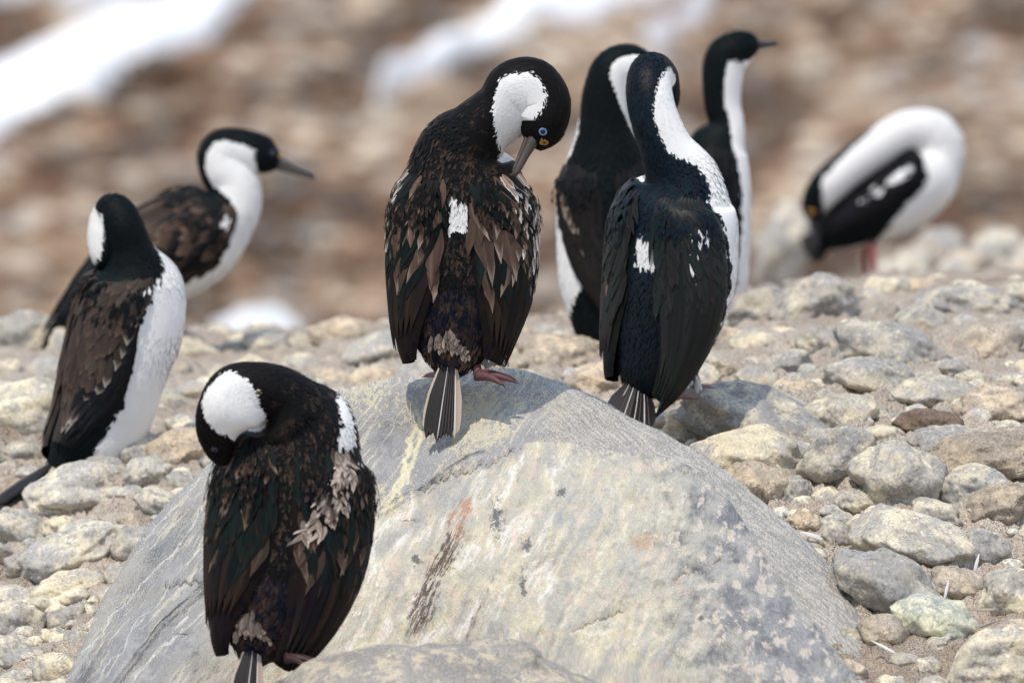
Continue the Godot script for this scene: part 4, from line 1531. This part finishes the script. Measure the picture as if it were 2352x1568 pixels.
	if cfg.has("caruncle"):
		var st := SurfaceTool.new()
		st.begin(Mesh.PRIMITIVE_TRIANGLES)
		var bead := SphereMesh.new()
		bead.radius = 1.0
		bead.height = 2.0
		bead.radial_segments = 8
		bead.rings = 4
		var ca: Array = cfg.caruncle
		for k in 26:
			b.at(ca[0] + r.randf_range(-0.14, 0.14), deg_to_rad(ca[1] + r.randf_range(-16, 16)), r.randf_range(-0.5, 1.0) * b.s)
			st.append_from(bead, 0, Transform3D(Basis().scaled(Vector3.ONE * r.randf_range(2.2, 4.2) * b.s), b.p))
		var cm := StandardMaterial3D.new()
		cm.albedo_color = Color(0.52, 0.37, 0.13)
		cm.roughness = 0.6
		part("caruncle", st.commit(), cm, b.root)
	# feet
	for ft in cfg.get("feet", []):
		var head: Vector3 = Vector3(sin(deg_to_rad(ft.turn)), 0, cos(deg_to_rad(ft.turn)))
		var at: Vector3 = P(ft.at[0], ft.at[1], b.d) + cam_basis.z * (ft.at[2] * b.s) - b.root.position
		var tone: Color = ft.get("tone", Color(0.20, 0.085, 0.08))
		var o := part("foot", foot_mesh(head, Vector3.UP, ft.size * b.s, tone, tone * 0.45), mats.skin, b.root)
		o.position = at
		o.set_meta("label", "webbed foot")
		var top: Vector3 = P(ft.leg[0], ft.leg[1], b.d) + cam_basis.z * (ft.leg[2] * b.s) - b.root.position - at
		part("leg", tube([Vector3(0, 0.02 * ft.size * b.s, 0), top * 0.5, top], [ft.size * 0.13 * b.s, ft.size * 0.12 * b.s, ft.size * 0.2 * b.s], 10, 1.0, Vector3(0.3, 0.1, 1), tone), mats.skin, o)
	if b.root.has_meta("band"):
		b.root.remove_meta("band")
	return b

func build_birds() -> void:
	# each row: x, y, z (towards the camera), half width, back and belly radius, direction of the back (right, up, towards the camera), dark half angle
	# the bird preening on top of the boulder
	build_bird({label = "mottled juvenile cormorant preening on top of the big boulder, blue-ringed eye showing", d = 20.05, kind = "juvenile", detail = 2, neck_q = 6.6, foot = [1110, 868, 0],
		ctrl = [
			[1028, 862, -10, 22, 20, 20, -0.12, 0.0, 1.0, 180],
			[1036, 815, -12, 76, 46, 60, -0.12, 0.0, 1.0, 150],
			[1046, 735, -25, 118, 78, 105, -0.12, 0.0, 1.0, 118],
			[1060, 630, -35, 150, 100, 130, -0.12, 0.0, 1.0, 112],
			[1064, 520, -40, 156, 108, 140, -0.12, 0.05, 1.0, 110],
			[1064, 420, -35, 140, 106, 135, -0.12, 0.15, 1.0, 108],
			[1068, 340, -18, 108, 82, 100, -0.25, 0.35, 0.9, 108],
			[1098, 290, 6, 74, 62, 82, -0.7, 0.45, 0.55, 128],
			[1146, 238, 22, 62, 52, 92, -0.9, 0.42, 0.16, 68],
			[1176, 200, 28, 64, 58, 88, -0.45, 0.9, 0.0, 60],
			[1222, 194, 28, 64, 60, 92, 0.38, 0.92, -0.05, 72],
			[1254, 234, 30, 60, 56, 80, 1.0, 0.22, -0.05, 88],
			[1250, 282, 32, 54, 52, 78, 0.95, -0.3, 0.0, 104],
			[1236, 314, 32, 38, 42, 48, 0.9, -0.5, 0.0, 172],
			[1224, 338, 30, 19, 20, 18, 0.9, -0.5, 0.0, 180],
		],
		patches = [[3.95, 4.75, -9.0, 13.0, WHITE, 2.0], [0.6, 1.3, -80.0, 80.0, BROWN * 1.6, 0.45]], fluff = [1118, 838, -20, 46.0, 14],
		wings = [
			{side = 1.0, q0 = 5.35, q1 = 1.12, inner = [8.0, 12.0, 54.0], outer = [84.0, 118.0, 108.0], thick = 20.0, tip = 26.0, reach0 = 0.80, reach1 = 1.0},
			{side = -1.0, q0 = 5.35, q1 = 0.86, inner = [8.0, 12.0, 56.0], outer = [84.0, 118.0, 112.0], thick = 20.0, tip = 30.0, reach0 = 0.80, reach1 = 1.0},
		],
		tail = {root = [1030, 838, 6], tip = [1006, 1024, 70], fan = [44, 8], count = 10, half = 15.0, face = [0.1, 0.25, 1.0], worn = true, tuft = true},
		bill = {from = [1222, 318, 48], to = [1181, 400, 76], up = [0.75, -0.2, 0.65], thick = 20.0, tone = Color(0.085, 0.062, 0.05)},
		eye = [12.55, 84.0, 6.8], caruncle = [13.15, 62.0],
		feet = [
			{at = [1098, 872, 14], turn = 92.0, size = 84.0, leg = [1092, 800, -20], tone = Color(0.10, 0.04, 0.043)},
			{at = [1010, 872, -80], turn = 185.0, size = 62.0, leg = [1020, 800, -50], tone = Color(0.16, 0.075, 0.07)},
		]})
	# the crouched bird in front
	build_bird({label = "dark juvenile cormorant nearest the camera, head tucked left, pale scalloped band on its wing", d = 19.3, kind = "juvenile", band = true, detail = 2, neck_q = 6.4, foot = [690, 1520, 0],
		ctrl = [
			[578, 1520, -10, 24, 22, 22, -0.1, 0.0, 1.0, 180],
			[590, 1478, -10, 76, 50, 60, -0.1, 0.0, 1.0, 150],
			[622, 1400, -22, 128, 84, 110, -0.1, 0.0, 1.0, 118],
			[652, 1290, -35, 165, 108, 140, -0.1, 0.02, 1.0, 112],
			[668, 1170, -40, 176, 116, 150, -0.1, 0.06, 1.0, 110],
			[676, 1060, -36, 160, 112, 140, -0.12, 0.16, 1.0, 104],
			[684, 975, -18, 128, 92, 112, -0.15, 0.4, 0.9, 96],
			[652, 912, 12, 74, 66, 70, 0.2, 0.95, 0.45, 150],
			[598, 888, 34, 64, 56, 84, 0.05, 1.0, 0.12, 150],
			[538, 896, 48, 62, 58, 100, -0.55, 0.85, 0.0, 40],
			[510, 944, 54, 60, 56, 92, -1.0, 0.18, 0.0, 25],
			[500, 988, 46, 46, 48, 60, -1.0, -0.05, 0.1, 92],
			[505, 1030, 34, 32, 34, 30, -0.95, -0.25, 0.2, 180],
			[518, 1062, 20, 18, 18, 16, -0.95, -0.25, 0.2, 180],
		],
		patches = [[5.25, 6.35, 52.0, 82.0, WHITE, 2.0], [0.6, 1.2, -80.0, 80.0, BROWN, 0.35], [8.3, 10.1, -178.0, -92.0, Color(0.70, 0.59, 0.45), 0.42]],
		wings = [
			{side = 1.0, q0 = 5.65, q1 = 0.75, inner = [8.0, 6.0, 44.0], outer = [84.0, 116.0, 110.0], thick = 20.0, tip = 22.0, reach0 = 0.84, reach1 = 1.0},
			{side = -1.0, q0 = 5.65, q1 = 0.6, inner = [8.0, 6.0, 50.0], outer = [82.0, 114.0, 112.0], thick = 20.0, tip = 26.0, reach0 = 0.84, reach1 = 1.0},
		],
		tail = {root = [578, 1490, 16], tip = [556, 1660, 80], fan = [40, 6], count = 8, half = 15.0, face = [0.1, 0.25, 1.0], worn = true, tuft = true},
		bill = {from = [512, 1050, 28], to = [560, 1120, -10], up = [-0.8, -0.3, 0.4], thick = 18.0},
		eye = [11.75, -62.0, 6.0], dull_eye = true,
		feet = [
			{at = [662, 1518, 60], turn = 84.0, size = 74.0, leg = [655, 1450, 0], tone = Color(0.04, 0.017, 0.016)},
			{at = [600, 1530, -60], turn = 190.0, size = 66.0, leg = [600, 1450, -40], tone = Color(0.10, 0.045, 0.04)},
		]})
	# the blue-backed bird right of the boulder
	build_bird({label = "glossy blue-black cormorant right of the boulder, face hidden, small white patch on its back", d = 20.55, kind = "glossy", detail = 2, neck_q = 6.4, foot = [1560, 912, 0],
		ctrl = [
			[1462, 912, 0, 22, 20, 20, -0.62, 0.0, 0.78, 180],
			[1482, 868, -6, 74, 50, 60, -0.62, 0.0, 0.78, 150],
			[1514, 780, -20, 122, 84, 108, -0.62, 0.0, 0.78, 120],
			[1540, 670, -30, 150, 104, 132, -0.62, 0.0, 0.78, 104],
			[1550, 560, -34, 152, 110, 138, -0.62, 0.05, 0.78, 92],
			[1556, 470, -30, 136, 104, 130, -0.6, 0.15, 0.78, 80],
			[1560, 404, -14, 92, 76, 84, -0.5, 0.3, 0.8, 68],
			[1530, 338, 0, 62, 60, 60, -0.82, 0.35, 0.5, 54],
			[1504, 272, 2, 55, 55, 55, -0.85, 0.12, 0.55, 50],
			[1492, 214, -8, 53, 54, 52, -0.7, 0.45, 0.6, 62],
			[1496, 172, -40, 50, 52, 48, -0.25, 0.95, 0.2, 78],
			[1514, 182, -84, 46, 48, 44, 0.2, 0.6, -0.75, 100],
			[1530, 222, -104, 34, 36, 32, 0.35, 0.1, -0.95, 180],
			[1538, 254, -108, 18, 18, 16, 0.35, 0.0, -0.95, 180],
		],
		patches = [[3.42, 4.18, -10.0, 16.0, WHITE, 2.0]], fluff = [1560, 884, -10, 46.0, 26],
		wings = [
			{side = 1.0, q0 = 5.6, q1 = 0.7, inner = [8.0, 13.0, 56.0], outer = [64.0, 92.0, 100.0], thick = 20.0, tip = 24.0, reach0 = 0.84, reach1 = 1.0},
			{side = -1.0, q0 = 5.5, q1 = 0.8, inner = [14.0, 14.0, 48.0], outer = [84.0, 112.0, 100.0], thick = 18.0, tip = 20.0, reach0 = 0.9, reach1 = 1.0},
		],
		tail = {root = [1462, 890, 8], tip = [1438, 985, 90], fan = [64, 22], count = 9, half = 17.0, face = [0.1, 0.6, 1.0], white_quills = true},
		bill = {from = [1538, 246, -106], to = [1556, 320, -112], up = [0.35, 0.0, -0.95], thick = 17.0},
		feet = [
			{at = [1548, 920, -20], turn = 160.0, size = 62.0, leg = [1556, 850, -40]},
			{at = [1600, 900, -120], turn = 150.0, size = 62.0, leg = [1595, 850, -80]},
		]})
	# the slanting bird at the left
	build_bird({label = "white-breasted slanting cormorant at the left, head turned back over a worn brown wing", d = 21.2, kind = "brown_wing", detail = 1, neck_q = 5.6, foot = [275, 1082, 0],
		ctrl = [
			[128, 1080, 60, 24, 20, 40, -0.9, 0.35, 0.3, 180],
			[168, 1030, 30, 66, 56, 100, -0.9, 0.35, 0.3, 112],
			[222, 950, -14, 100, 92, 124, -0.92, 0.35, 0.3, 98],
			[262, 840, -22, 114, 112, 124, -0.92, 0.30, 0.3, 92],
			[288, 730, -22, 112, 112, 138, -0.9, 0.25, 0.34, 88],
			[306, 640, -16, 96, 98, 122, -0.68, 0.3, 0.66, 86],
			[300, 576, 2, 54, 56, 56, -0.1, 0.25, 0.95, 92],
			[282, 520, 12, 46, 48, 48, 0.2, 0.3, 0.9, 92],
			[262, 490, -6, 44, 46, 44, 0.3, 0.75, 0.6, 70],
			[246, 510, -18, 42, 44, 43, 0.75, 0.5, 0.45, 70],
			[240, 556, -16, 40, 42, 41, 0.92, 0.05, 0.4, 68],
			[240, 598, -10, 31, 32, 30, 0.9, -0.1, 0.4, 80],
			[240, 622, -12, 16, 16, 14, 0.8, -0.1, 0.6, 180],
		],
		patches = [[4.85, 5.25, 60.0, 92.0, WHITE, 0.6]],
		wings = [
			{side = 1.0, q0 = 5.25, q1 = 0.7, inner = [8.0, 0.0, 20.0], outer = [76.0, 97.0, 84.0], covert_end = 0.80, thick = 16.0, tip = 10.0, reach0 = 0.9, reach1 = 1.0},
			{side = -1.0, q0 = 5.25, q1 = 0.7, inner = [8.0, 0.0, 20.0], outer = [76.0, 97.0, 84.0], covert_end = 0.80, thick = 16.0, tip = 10.0, reach0 = 0.9, reach1 = 1.0},
		],
		tail = {root = [138, 1062, 40], tip = [-14, 1172, 230], fan = [18, 20], count = 7, half = 17.0, face = [-0.5, 0.7, 0.6]},
		bill = {from = [236, 612, -12], to = [258, 660, 0], up = [0.8, 0.1, 0.6], thick = 14.0},
		feet = [
			{at = [262, 1088, 10], turn = 80.0, size = 60.0, leg = [236, 1020, 0], tone = Color(0.30, 0.08, 0.06)},
			{at = [300, 1078, -60], turn = 90.0, size = 60.0, leg = [270, 1010, -40], tone = Color(0.30, 0.08, 0.06)},
		]})
	# the juvenile looking right behind it
	build_bird({label = "brown mottled juvenile cormorant at the left looking right, bill in profile", d = 22.9, kind = "mottled", detail = 1, neck_q = 5.4, foot = [420, 862, 0],
		ctrl = [
			[112, 800, 0, 20, 18, 16, -0.6, 0.75, 0.2, 180],
			[170, 740, 0, 50, 44, 44, -0.6, 0.75, 0.2, 150],
			[262, 665, 0, 88, 86, 84, -0.55, 0.8, 0.2, 112],
			[368, 590, 0, 108, 112, 112, -0.5, 0.85, 0.2, 122],
			[460, 536, 0, 100, 104, 112, -0.55, 0.8, 0.2, 128],
			[528, 478, 0, 72, 74, 72, -0.75, 0.6, 0.15, 100],
			[540, 426, 2, 62, 64, 58, -0.95, 0.2, 0.05, 48],
			[520, 386, 4, 58, 62, 58, -0.98, 0.05, 0.0, 40],
			[518, 356, 4, 54, 62, 56, -0.85, 0.5, 0.0, 52],
			[548, 345, 4, 52, 50, 58, -0.25, 0.95, 0.0, 72],
			[588, 352, 4, 48, 46, 54, 0.15, 1.0, 0.0, 84],
			[618, 366, 4, 35, 37, 34, 0.35, 0.95, 0.0, 180],
			[640, 374, 4, 20, 19, 16, 0.35, 0.95, 0.0, 180],
		],
		patches = [[4.5, 5.15, 84.0, 100.0, WHITE, 0.9]],
		wings = [
			{side = 1.0, q0 = 5.05, q1 = 0.9, inner = [8.0, 4.0, 34.0], outer = [98.0, 120.0, 92.0], thick = 16.0, tip = 8.0, reach0 = 0.9, reach1 = 1.0},
			{side = -1.0, q0 = 5.05, q1 = 0.9, inner = [8.0, 4.0, 34.0], outer = [98.0, 120.0, 92.0], thick = 16.0, tip = 8.0, reach0 = 0.9, reach1 = 1.0},
		],
		tail = {root = [126, 776, 4], tip = [58, 868, 10], fan = [12, 10], count = 7, half = 13.0, face = [-0.6, 0.6, 0.6]},
		bill = {from = [642, 376, 6], to = [718, 404, 10], up = [0.3, 0.95, 0.0], thick = 18.0, tone = Color(0.13, 0.11, 0.10)},
		eye = [11.05, 62.0, 5.0], dull_eye = true, caruncle = [11.9, 40.0],
		feet = [
			{at = [415, 862, 20], turn = 80.0, size = 60.0, leg = [400, 760, 10], tone = Color(0.26, 0.12, 0.12)},
			{at = [440, 862, -60], turn = 80.0, size = 60.0, leg = [420, 760, -30], tone = Color(0.26, 0.12, 0.12)},
		]})
	# the bird behind the blue-backed one
	build_bird({label = "dark grey-winged cormorant half hidden behind the blue-backed bird, head curled to the right", d = 21.75, kind = "grey_wing", detail = 1, neck_q = 6.2, foot = [1450, 900, 0],
		ctrl = [
			[1445, 880, 0, 22, 20, 20, 0.0, 0.0, 1.0, 180],
			[1430, 830, 0, 64, 46, 50, 0.0, 0.0, 1.0, 140],
			[1412, 740, -10, 96, 70, 88, 0.0, 0.0, 1.0, 95],
			[1400, 640, -18, 116, 90, 112, 0.05, 0.0, 1.0, 28],
			[1396, 530, -20, 118, 98, 118, 0.05, 0.04, 1.0, 62],
			[1394, 430, -18, 112, 94, 112, 0.05, 0.12, 1.0, 94],
			[1392, 350, -8, 86, 74, 84, 0.0, 0.2, 1.0, 74],
			[1388, 280, 4, 60, 56, 58, -0.05, 0.15, 0.95, 68],
			[1392, 210, 10, 52, 52, 52, -0.6, 0.2, 0.75, 70],
			[1412, 162, 10, 50, 52, 50, -0.6, 0.75, 0.3, 58],
			[1452, 154, 4, 48, 50, 48, 0.3, 0.95, 0.05, 54],
			[1480, 194, -6, 44, 46, 44, 0.95, 0.3, 0.0, 62],
			[1478, 240, -10, 34, 36, 32, 0.95, -0.2, 0.0, 150],
			[1466, 270, -10, 18, 18, 16, 0.95, -0.3, 0.0, 180],
		],
		patches = [[4.9, 5.5, -104.0, -80.0, WHITE, 1.5]],
		wings = [
			{side = 1.0, q0 = 5.7, q1 = 1.2, inner = [10.0, 5.0, 30.0], outer = [70.0, 78.0, 70.0], thick = 16.0, tip = 8.0, reach0 = 0.92, reach1 = 1.0},
			{side = -1.0, q0 = 5.7, q1 = 2.1, inner = [10.0, 5.0, 6.0], outer = [85.0, 60.0, 10.0], thick = 16.0, tip = 6.0, reach0 = 0.92, reach1 = 1.0},
		],
		tail = {root = [1440, 860, 4], tip = [1440, 960, 30], fan = [34, 4], count = 7, half = 14.0, face = [0.0, 0.4, 1.0]},
		bill = {from = [1466, 262, -6], to = [1440, 330, 10], up = [-0.9, 0.3, 0.2], thick = 16.0},
		feet = [{at = [1470, 905, -20], turn = 170.0, size = 60.0, leg = [1450, 850, -20]}, {at = [1400, 905, -40], turn = 190.0, size = 60.0, leg = [1410, 850, -30]}]})
	# the upright one looking away to the right
	build_bird({label = "upright black and white cormorant with long straight neck looking right, behind the blue-backed bird", d = 22.7, kind = "plain", detail = 0, neck_q = 5.0, foot = [1650, 860, 0],
		ctrl = [
			[1590, 830, 0, 20, 20, 20, -0.9, 0.1, 0.45, 180],
			[1600, 780, 0, 56, 54, 54, -0.9, 0.1, 0.45, 130],
			[1626, 680, 0, 80, 84, 84, -0.9, 0.1, 0.45, 108],
			[1640, 560, 0, 86, 90, 84, -0.9, 0.12, 0.42, 108],
			[1646, 432, 0, 84, 86, 78, -0.88, 0.2, 0.42, 108],
			[1652, 348, 0, 72, 78, 64, -0.85, 0.3, 0.42, 96],
			[1668, 288, 0, 44, 44, 42, -0.92, 0.15, 0.36, 80],
			[1660, 236, 0, 42, 42, 42, -0.95, 0.05, 0.3, 76],
			[1660, 180, 0, 47, 46, 46, -0.95, 0.1, 0.3, 77],
			[1668, 134, 0, 48, 48, 48, -0.8, 0.6, 0.25, 84],
			[1694, 112, 0, 45, 42, 48, -0.2, 0.97, 0.15, 124],
			[1722, 104, 0, 34, 32, 34, 0.1, 1.0, 0.1, 150],
			[1742, 103, 0, 17, 15, 16, 0.1, 1.0, 0.1, 180],
		],
		wings = [
			{side = 1.0, q0 = 5.1, q1 = 0.9, inner = [12.0, 8.0, 34.0], outer = [88.0, 102.0, 90.0], thick = 14.0, tip = 6.0, reach0 = 0.92, reach1 = 1.0},
			{side = -1.0, q0 = 5.1, q1 = 0.9, inner = [12.0, 8.0, 34.0], outer = [88.0, 102.0, 90.0], thick = 14.0, tip = 6.0, reach0 = 0.92, reach1 = 1.0},
		],
		tail = {root = [1592, 810, 0], tip = [1560, 920, 10], fan = [20, 4], count = 6, half = 13.0, face = [-0.8, 0.2, 0.5]},
		bill = {from = [1740, 103, 2], to = [1783, 100, 4], up = [0.0, 1.0, 0.1], thick = 13.0, tone = Color(0.055, 0.05, 0.05)},
		feet = [{at = [1650, 862, 10], turn = 100.0, size = 56.0, leg = [1640, 760, 0]}, {at = [1660, 858, -50], turn = 100.0, size = 56.0, leg = [1650, 760, -30]}]})
	# the bent bird far on the right
	build_bird({label = "far right cormorant bent double, white neck arched over its black and white wing", d = 25.6, kind = "white_bar", detail = 0, neck_q = 5.6, foot = [2010, 655, 0],
		ctrl = [
			[1877, 562, 0, 18, 16, 16, -0.5, 0.84, 0.2, 180],
			[1912, 542, 0, 44, 34, 34, -0.5, 0.84, 0.2, 150],
			[1980, 502, 0, 72, 58, 66, -0.5, 0.84, 0.2, 142],
			[2054, 452, 0, 86, 70, 92, -0.5, 0.84, 0.2, 98],
			[2120, 400, 0, 84, 66, 88, -0.55, 0.8, 0.2, 90],
			[2154, 350, 4, 68, 58, 58, -0.75, 0.3, -0.55, 58],
			[2136, 308, 16, 56, 50, 50, -0.2, 0.0, -1.0, 38],
			[2080, 304, 26, 48, 46, 46, 0.1, 0.5, -0.9, 34],
			[2012, 342, 34, 44, 44, 44, -0.4, 0.7, -0.6, 66],
			[1948, 388, 38, 41, 42, 41, -0.5, 0.75, -0.45, 72],
			[1900, 430, 38, 40, 42, 40, -0.7, 0.6, -0.3, 80],
			[1874, 470, 34, 32, 34, 30, -0.95, 0.2, -0.1, 130],
			[1868, 502, 30, 19, 19, 17, -0.95, 0.1, -0.1, 180],
		],
		wings = [
			{side = 1.0, q0 = 4.75, q1 = 0.8, inner = [-8.0, 0.0, 20.0], outer = [66.0, 88.0, 74.0], thick = 14.0, tip = 6.0, reach0 = 0.92, reach1 = 1.0},
			{side = -1.0, q0 = 4.75, q1 = 0.8, inner = [6.0, 2.0, 20.0], outer = [74.0, 96.0, 80.0], thick = 14.0, tip = 6.0, reach0 = 0.92, reach1 = 1.0},
		],
		tail = {root = [1900, 552, 0], tip = [1846, 584, 6], fan = [24, 40], count = 6, half = 12.0, face = [-0.4, 0.4, 0.8]},
		bill = {from = [1870, 500, 36], to = [1876, 566, 40], up = [-0.95, 0.0, -0.1], thick = 15.0, tone = Color(0.03, 0.028, 0.028)},
		caruncle = [11.4, -80.0],
		feet = [{at = [2010, 652, 10], turn = 80.0, size = 54.0, leg = [2006, 560, 10], tone = Color(0.48, 0.16, 0.15)}, {at = [1992, 652, -60], turn = 80.0, size = 54.0, leg = [1992, 560, -40], tone = Color(0.25, 0.07, 0.06)}]})

# ------------------------------------------------------------------ lost feathers and scraps
func build_litter() -> void:
	var white := [Color(0.52, 0.50, 0.47), Color(0.6, 0.58, 0.56), Color(0.5, 0.48, 0.45), Color(0.66, 0.64, 0.6)]
	var brown := [Color(0.28, 0.22, 0.18), Color(0.2, 0.15, 0.12), Color(0.12, 0.09, 0.07), Color(0.5, 0.44, 0.38)]
	var bits := [
		[1838, 1222, 1890, 1228, 9, white, "white curled feather under the small scuffed stone", 0.35],
		[2250, 1272, 2238, 1312, 7, white, "white feather curled along the squarish cobble's left side", 0.3],
		[1926, 1290, 1988, 1296, 6, white, "thin white feather below the small cone-shaped stone", 0.2],
		[2072, 1290, 2108, 1262, 8, white, "white feather lying on the grey stone below the long aslant cobble", 0.3],
		[1830, 1300, 1885, 1352, 14, brown, "grey-brown feather lying against the boulder's right flank", 0.1],
		[1975, 1222, 2030, 1292, 6, brown, "dark narrow feather at the left end of the long aslant cobble", 0.05],
		[2180, 1332, 2170, 1372, 6, white, "small white feather beside the domed cobble at the right edge", 0.3],
		[2000, 1470, 2062, 1498, 6, white, "torn white feather on the brown soil near the bottom right", 0.1],
		[1800, 1160, 1790, 1196, 6, white, "short white feather tucked beside the egg-shaped stone", 0.2],
		[2230, 1402, 2290, 1396, 8, brown, "dark feather scrap in the shadow left of the bottom corner cobbles", 0.1],
		[400, 1446, 434, 1412, 8, white, "soft white down feather stuck to the boulder left of the crouched bird", 0.05],
	]
	for b in bits:
		var d: float
		if b[0] < 500:
			d = (cam_at - boulder_spot(b[0], b[1])).dot(cam_basis.z) - 0.012
		else:
			# the soil that lies at this spot, a little towards the sun of its crest
			var best := 1e9
			for v in soil_pos:
				var rel: Vector3 = v - cam_at
				var dz := -rel.dot(cam_basis.z)
				if dz > 22.0:
					break
				var e := absf(rel.dot(cam_basis.x) / (K * dz / FOCUS) + 1176.0 - (b[0] + b[2]) * 0.5) + absf(784.0 - rel.dot(cam_basis.y) / (K * dz / FOCUS) - (b[1] + b[3]) * 0.5)
				if e < best:
					best = e
					d = dz - 0.05
		var s := K * d / FOCUS
		var a := P(b[0], b[1], d)
		var e := P(b[2], b[3], d - 0.02)
		var o := MeshInstance3D.new()
		o.name = numbered("lost_feather")
		var nrm := (cam_basis.z + Vector3.UP * 0.8).normalized()
		o.mesh = blade(Vector3(), e - a, nrm, b[4] * s * 0.55, b[5], b[7] * 1.1)
		o.material_override = mats.quill
		add_child(o)
		o.position = a
		tag(o, b[6], "feather", "lost feathers on the stones")

func _ready() -> void:
	# camera
	cam_basis = Basis(Vector3.RIGHT, deg_to_rad(-11.5))
	var cam := Camera3D.new()
	cam.name = "camera"
	add_child(cam)
	cam.transform = Transform3D(cam_basis, cam_at)
	var lens := CameraAttributesPhysical.new()
	lens.frustum_focal_length = 12.0 / (784.0 * K / FOCUS)
	lens.frustum_focus_distance = 20.0
	lens.frustum_near = 1.0
	lens.frustum_far = 400.0
	lens.exposure_aperture = 5.0
	cam.attributes = lens
	cam.fov = rad_to_deg(2.0 * atan(784.0 * K / FOCUS))
	cam.near = 1.0
	cam.far = 400.0
	cam.make_current()
	# sky
	var sky_m := ProceduralSkyMaterial.new()
	sky_m.sky_top_color = Color(0.57, 0.645, 0.755)
	sky_m.sky_horizon_color = Color(0.93, 0.925, 0.912)
	sky_m.ground_horizon_color = Color(0.62, 0.60, 0.57)
	sky_m.ground_bottom_color = Color(0.40, 0.37, 0.34)
	sky_m.sky_energy_multiplier = 1.32
	var sky := Sky.new()
	sky.sky_material = sky_m
	var env := Environment.new()
	env.background_mode = Environment.BG_SKY
	env.sky = sky
	env.tonemap_mode = Environment.TONE_MAPPER_LINEAR
	env.tonemap_exposure = 1.26
	env.sdfgi_enabled = true
	env.ssao_enabled = true
	env.ssil_enabled = true
	var we := WorldEnvironment.new()
	we.name = "environment"
	we.environment = env
	add_child(we)
	# sun: high, from the left
	var sun := DirectionalLight3D.new()
	sun.name = "sun"
	sun.light_energy = 0.94
	sun.light_color = Color(1.0, 0.962, 0.905)
	sun.light_angular_distance = 0.5
	sun.shadow_enabled = true
	add_child(sun)
	sun.look_at_from_position(Vector3.ZERO, Vector3(0.20, -0.94, -0.25), Vector3(0, 0, 1))
	for q in [[noise_a, 1], [noise_b, 2], [noise_c, 3]]:
		q[0].seed = q[1]
		q[0].noise_type = FastNoiseLite.TYPE_SIMPLEX_SMOOTH
		q[0].frequency = 1.0
		q[0].fractal_octaves = 2
	rng.seed = 1
	var t0 := Time.get_ticks_msec()
	make_materials()
	setup_ground()
	var ground := start_ground()
	var hill := build_far()
	build_snow()
	build_boulder()
	far_stones(hill)
	build_stones(ground)
	finish_ground(ground)
	build_birds()
	build_litter()
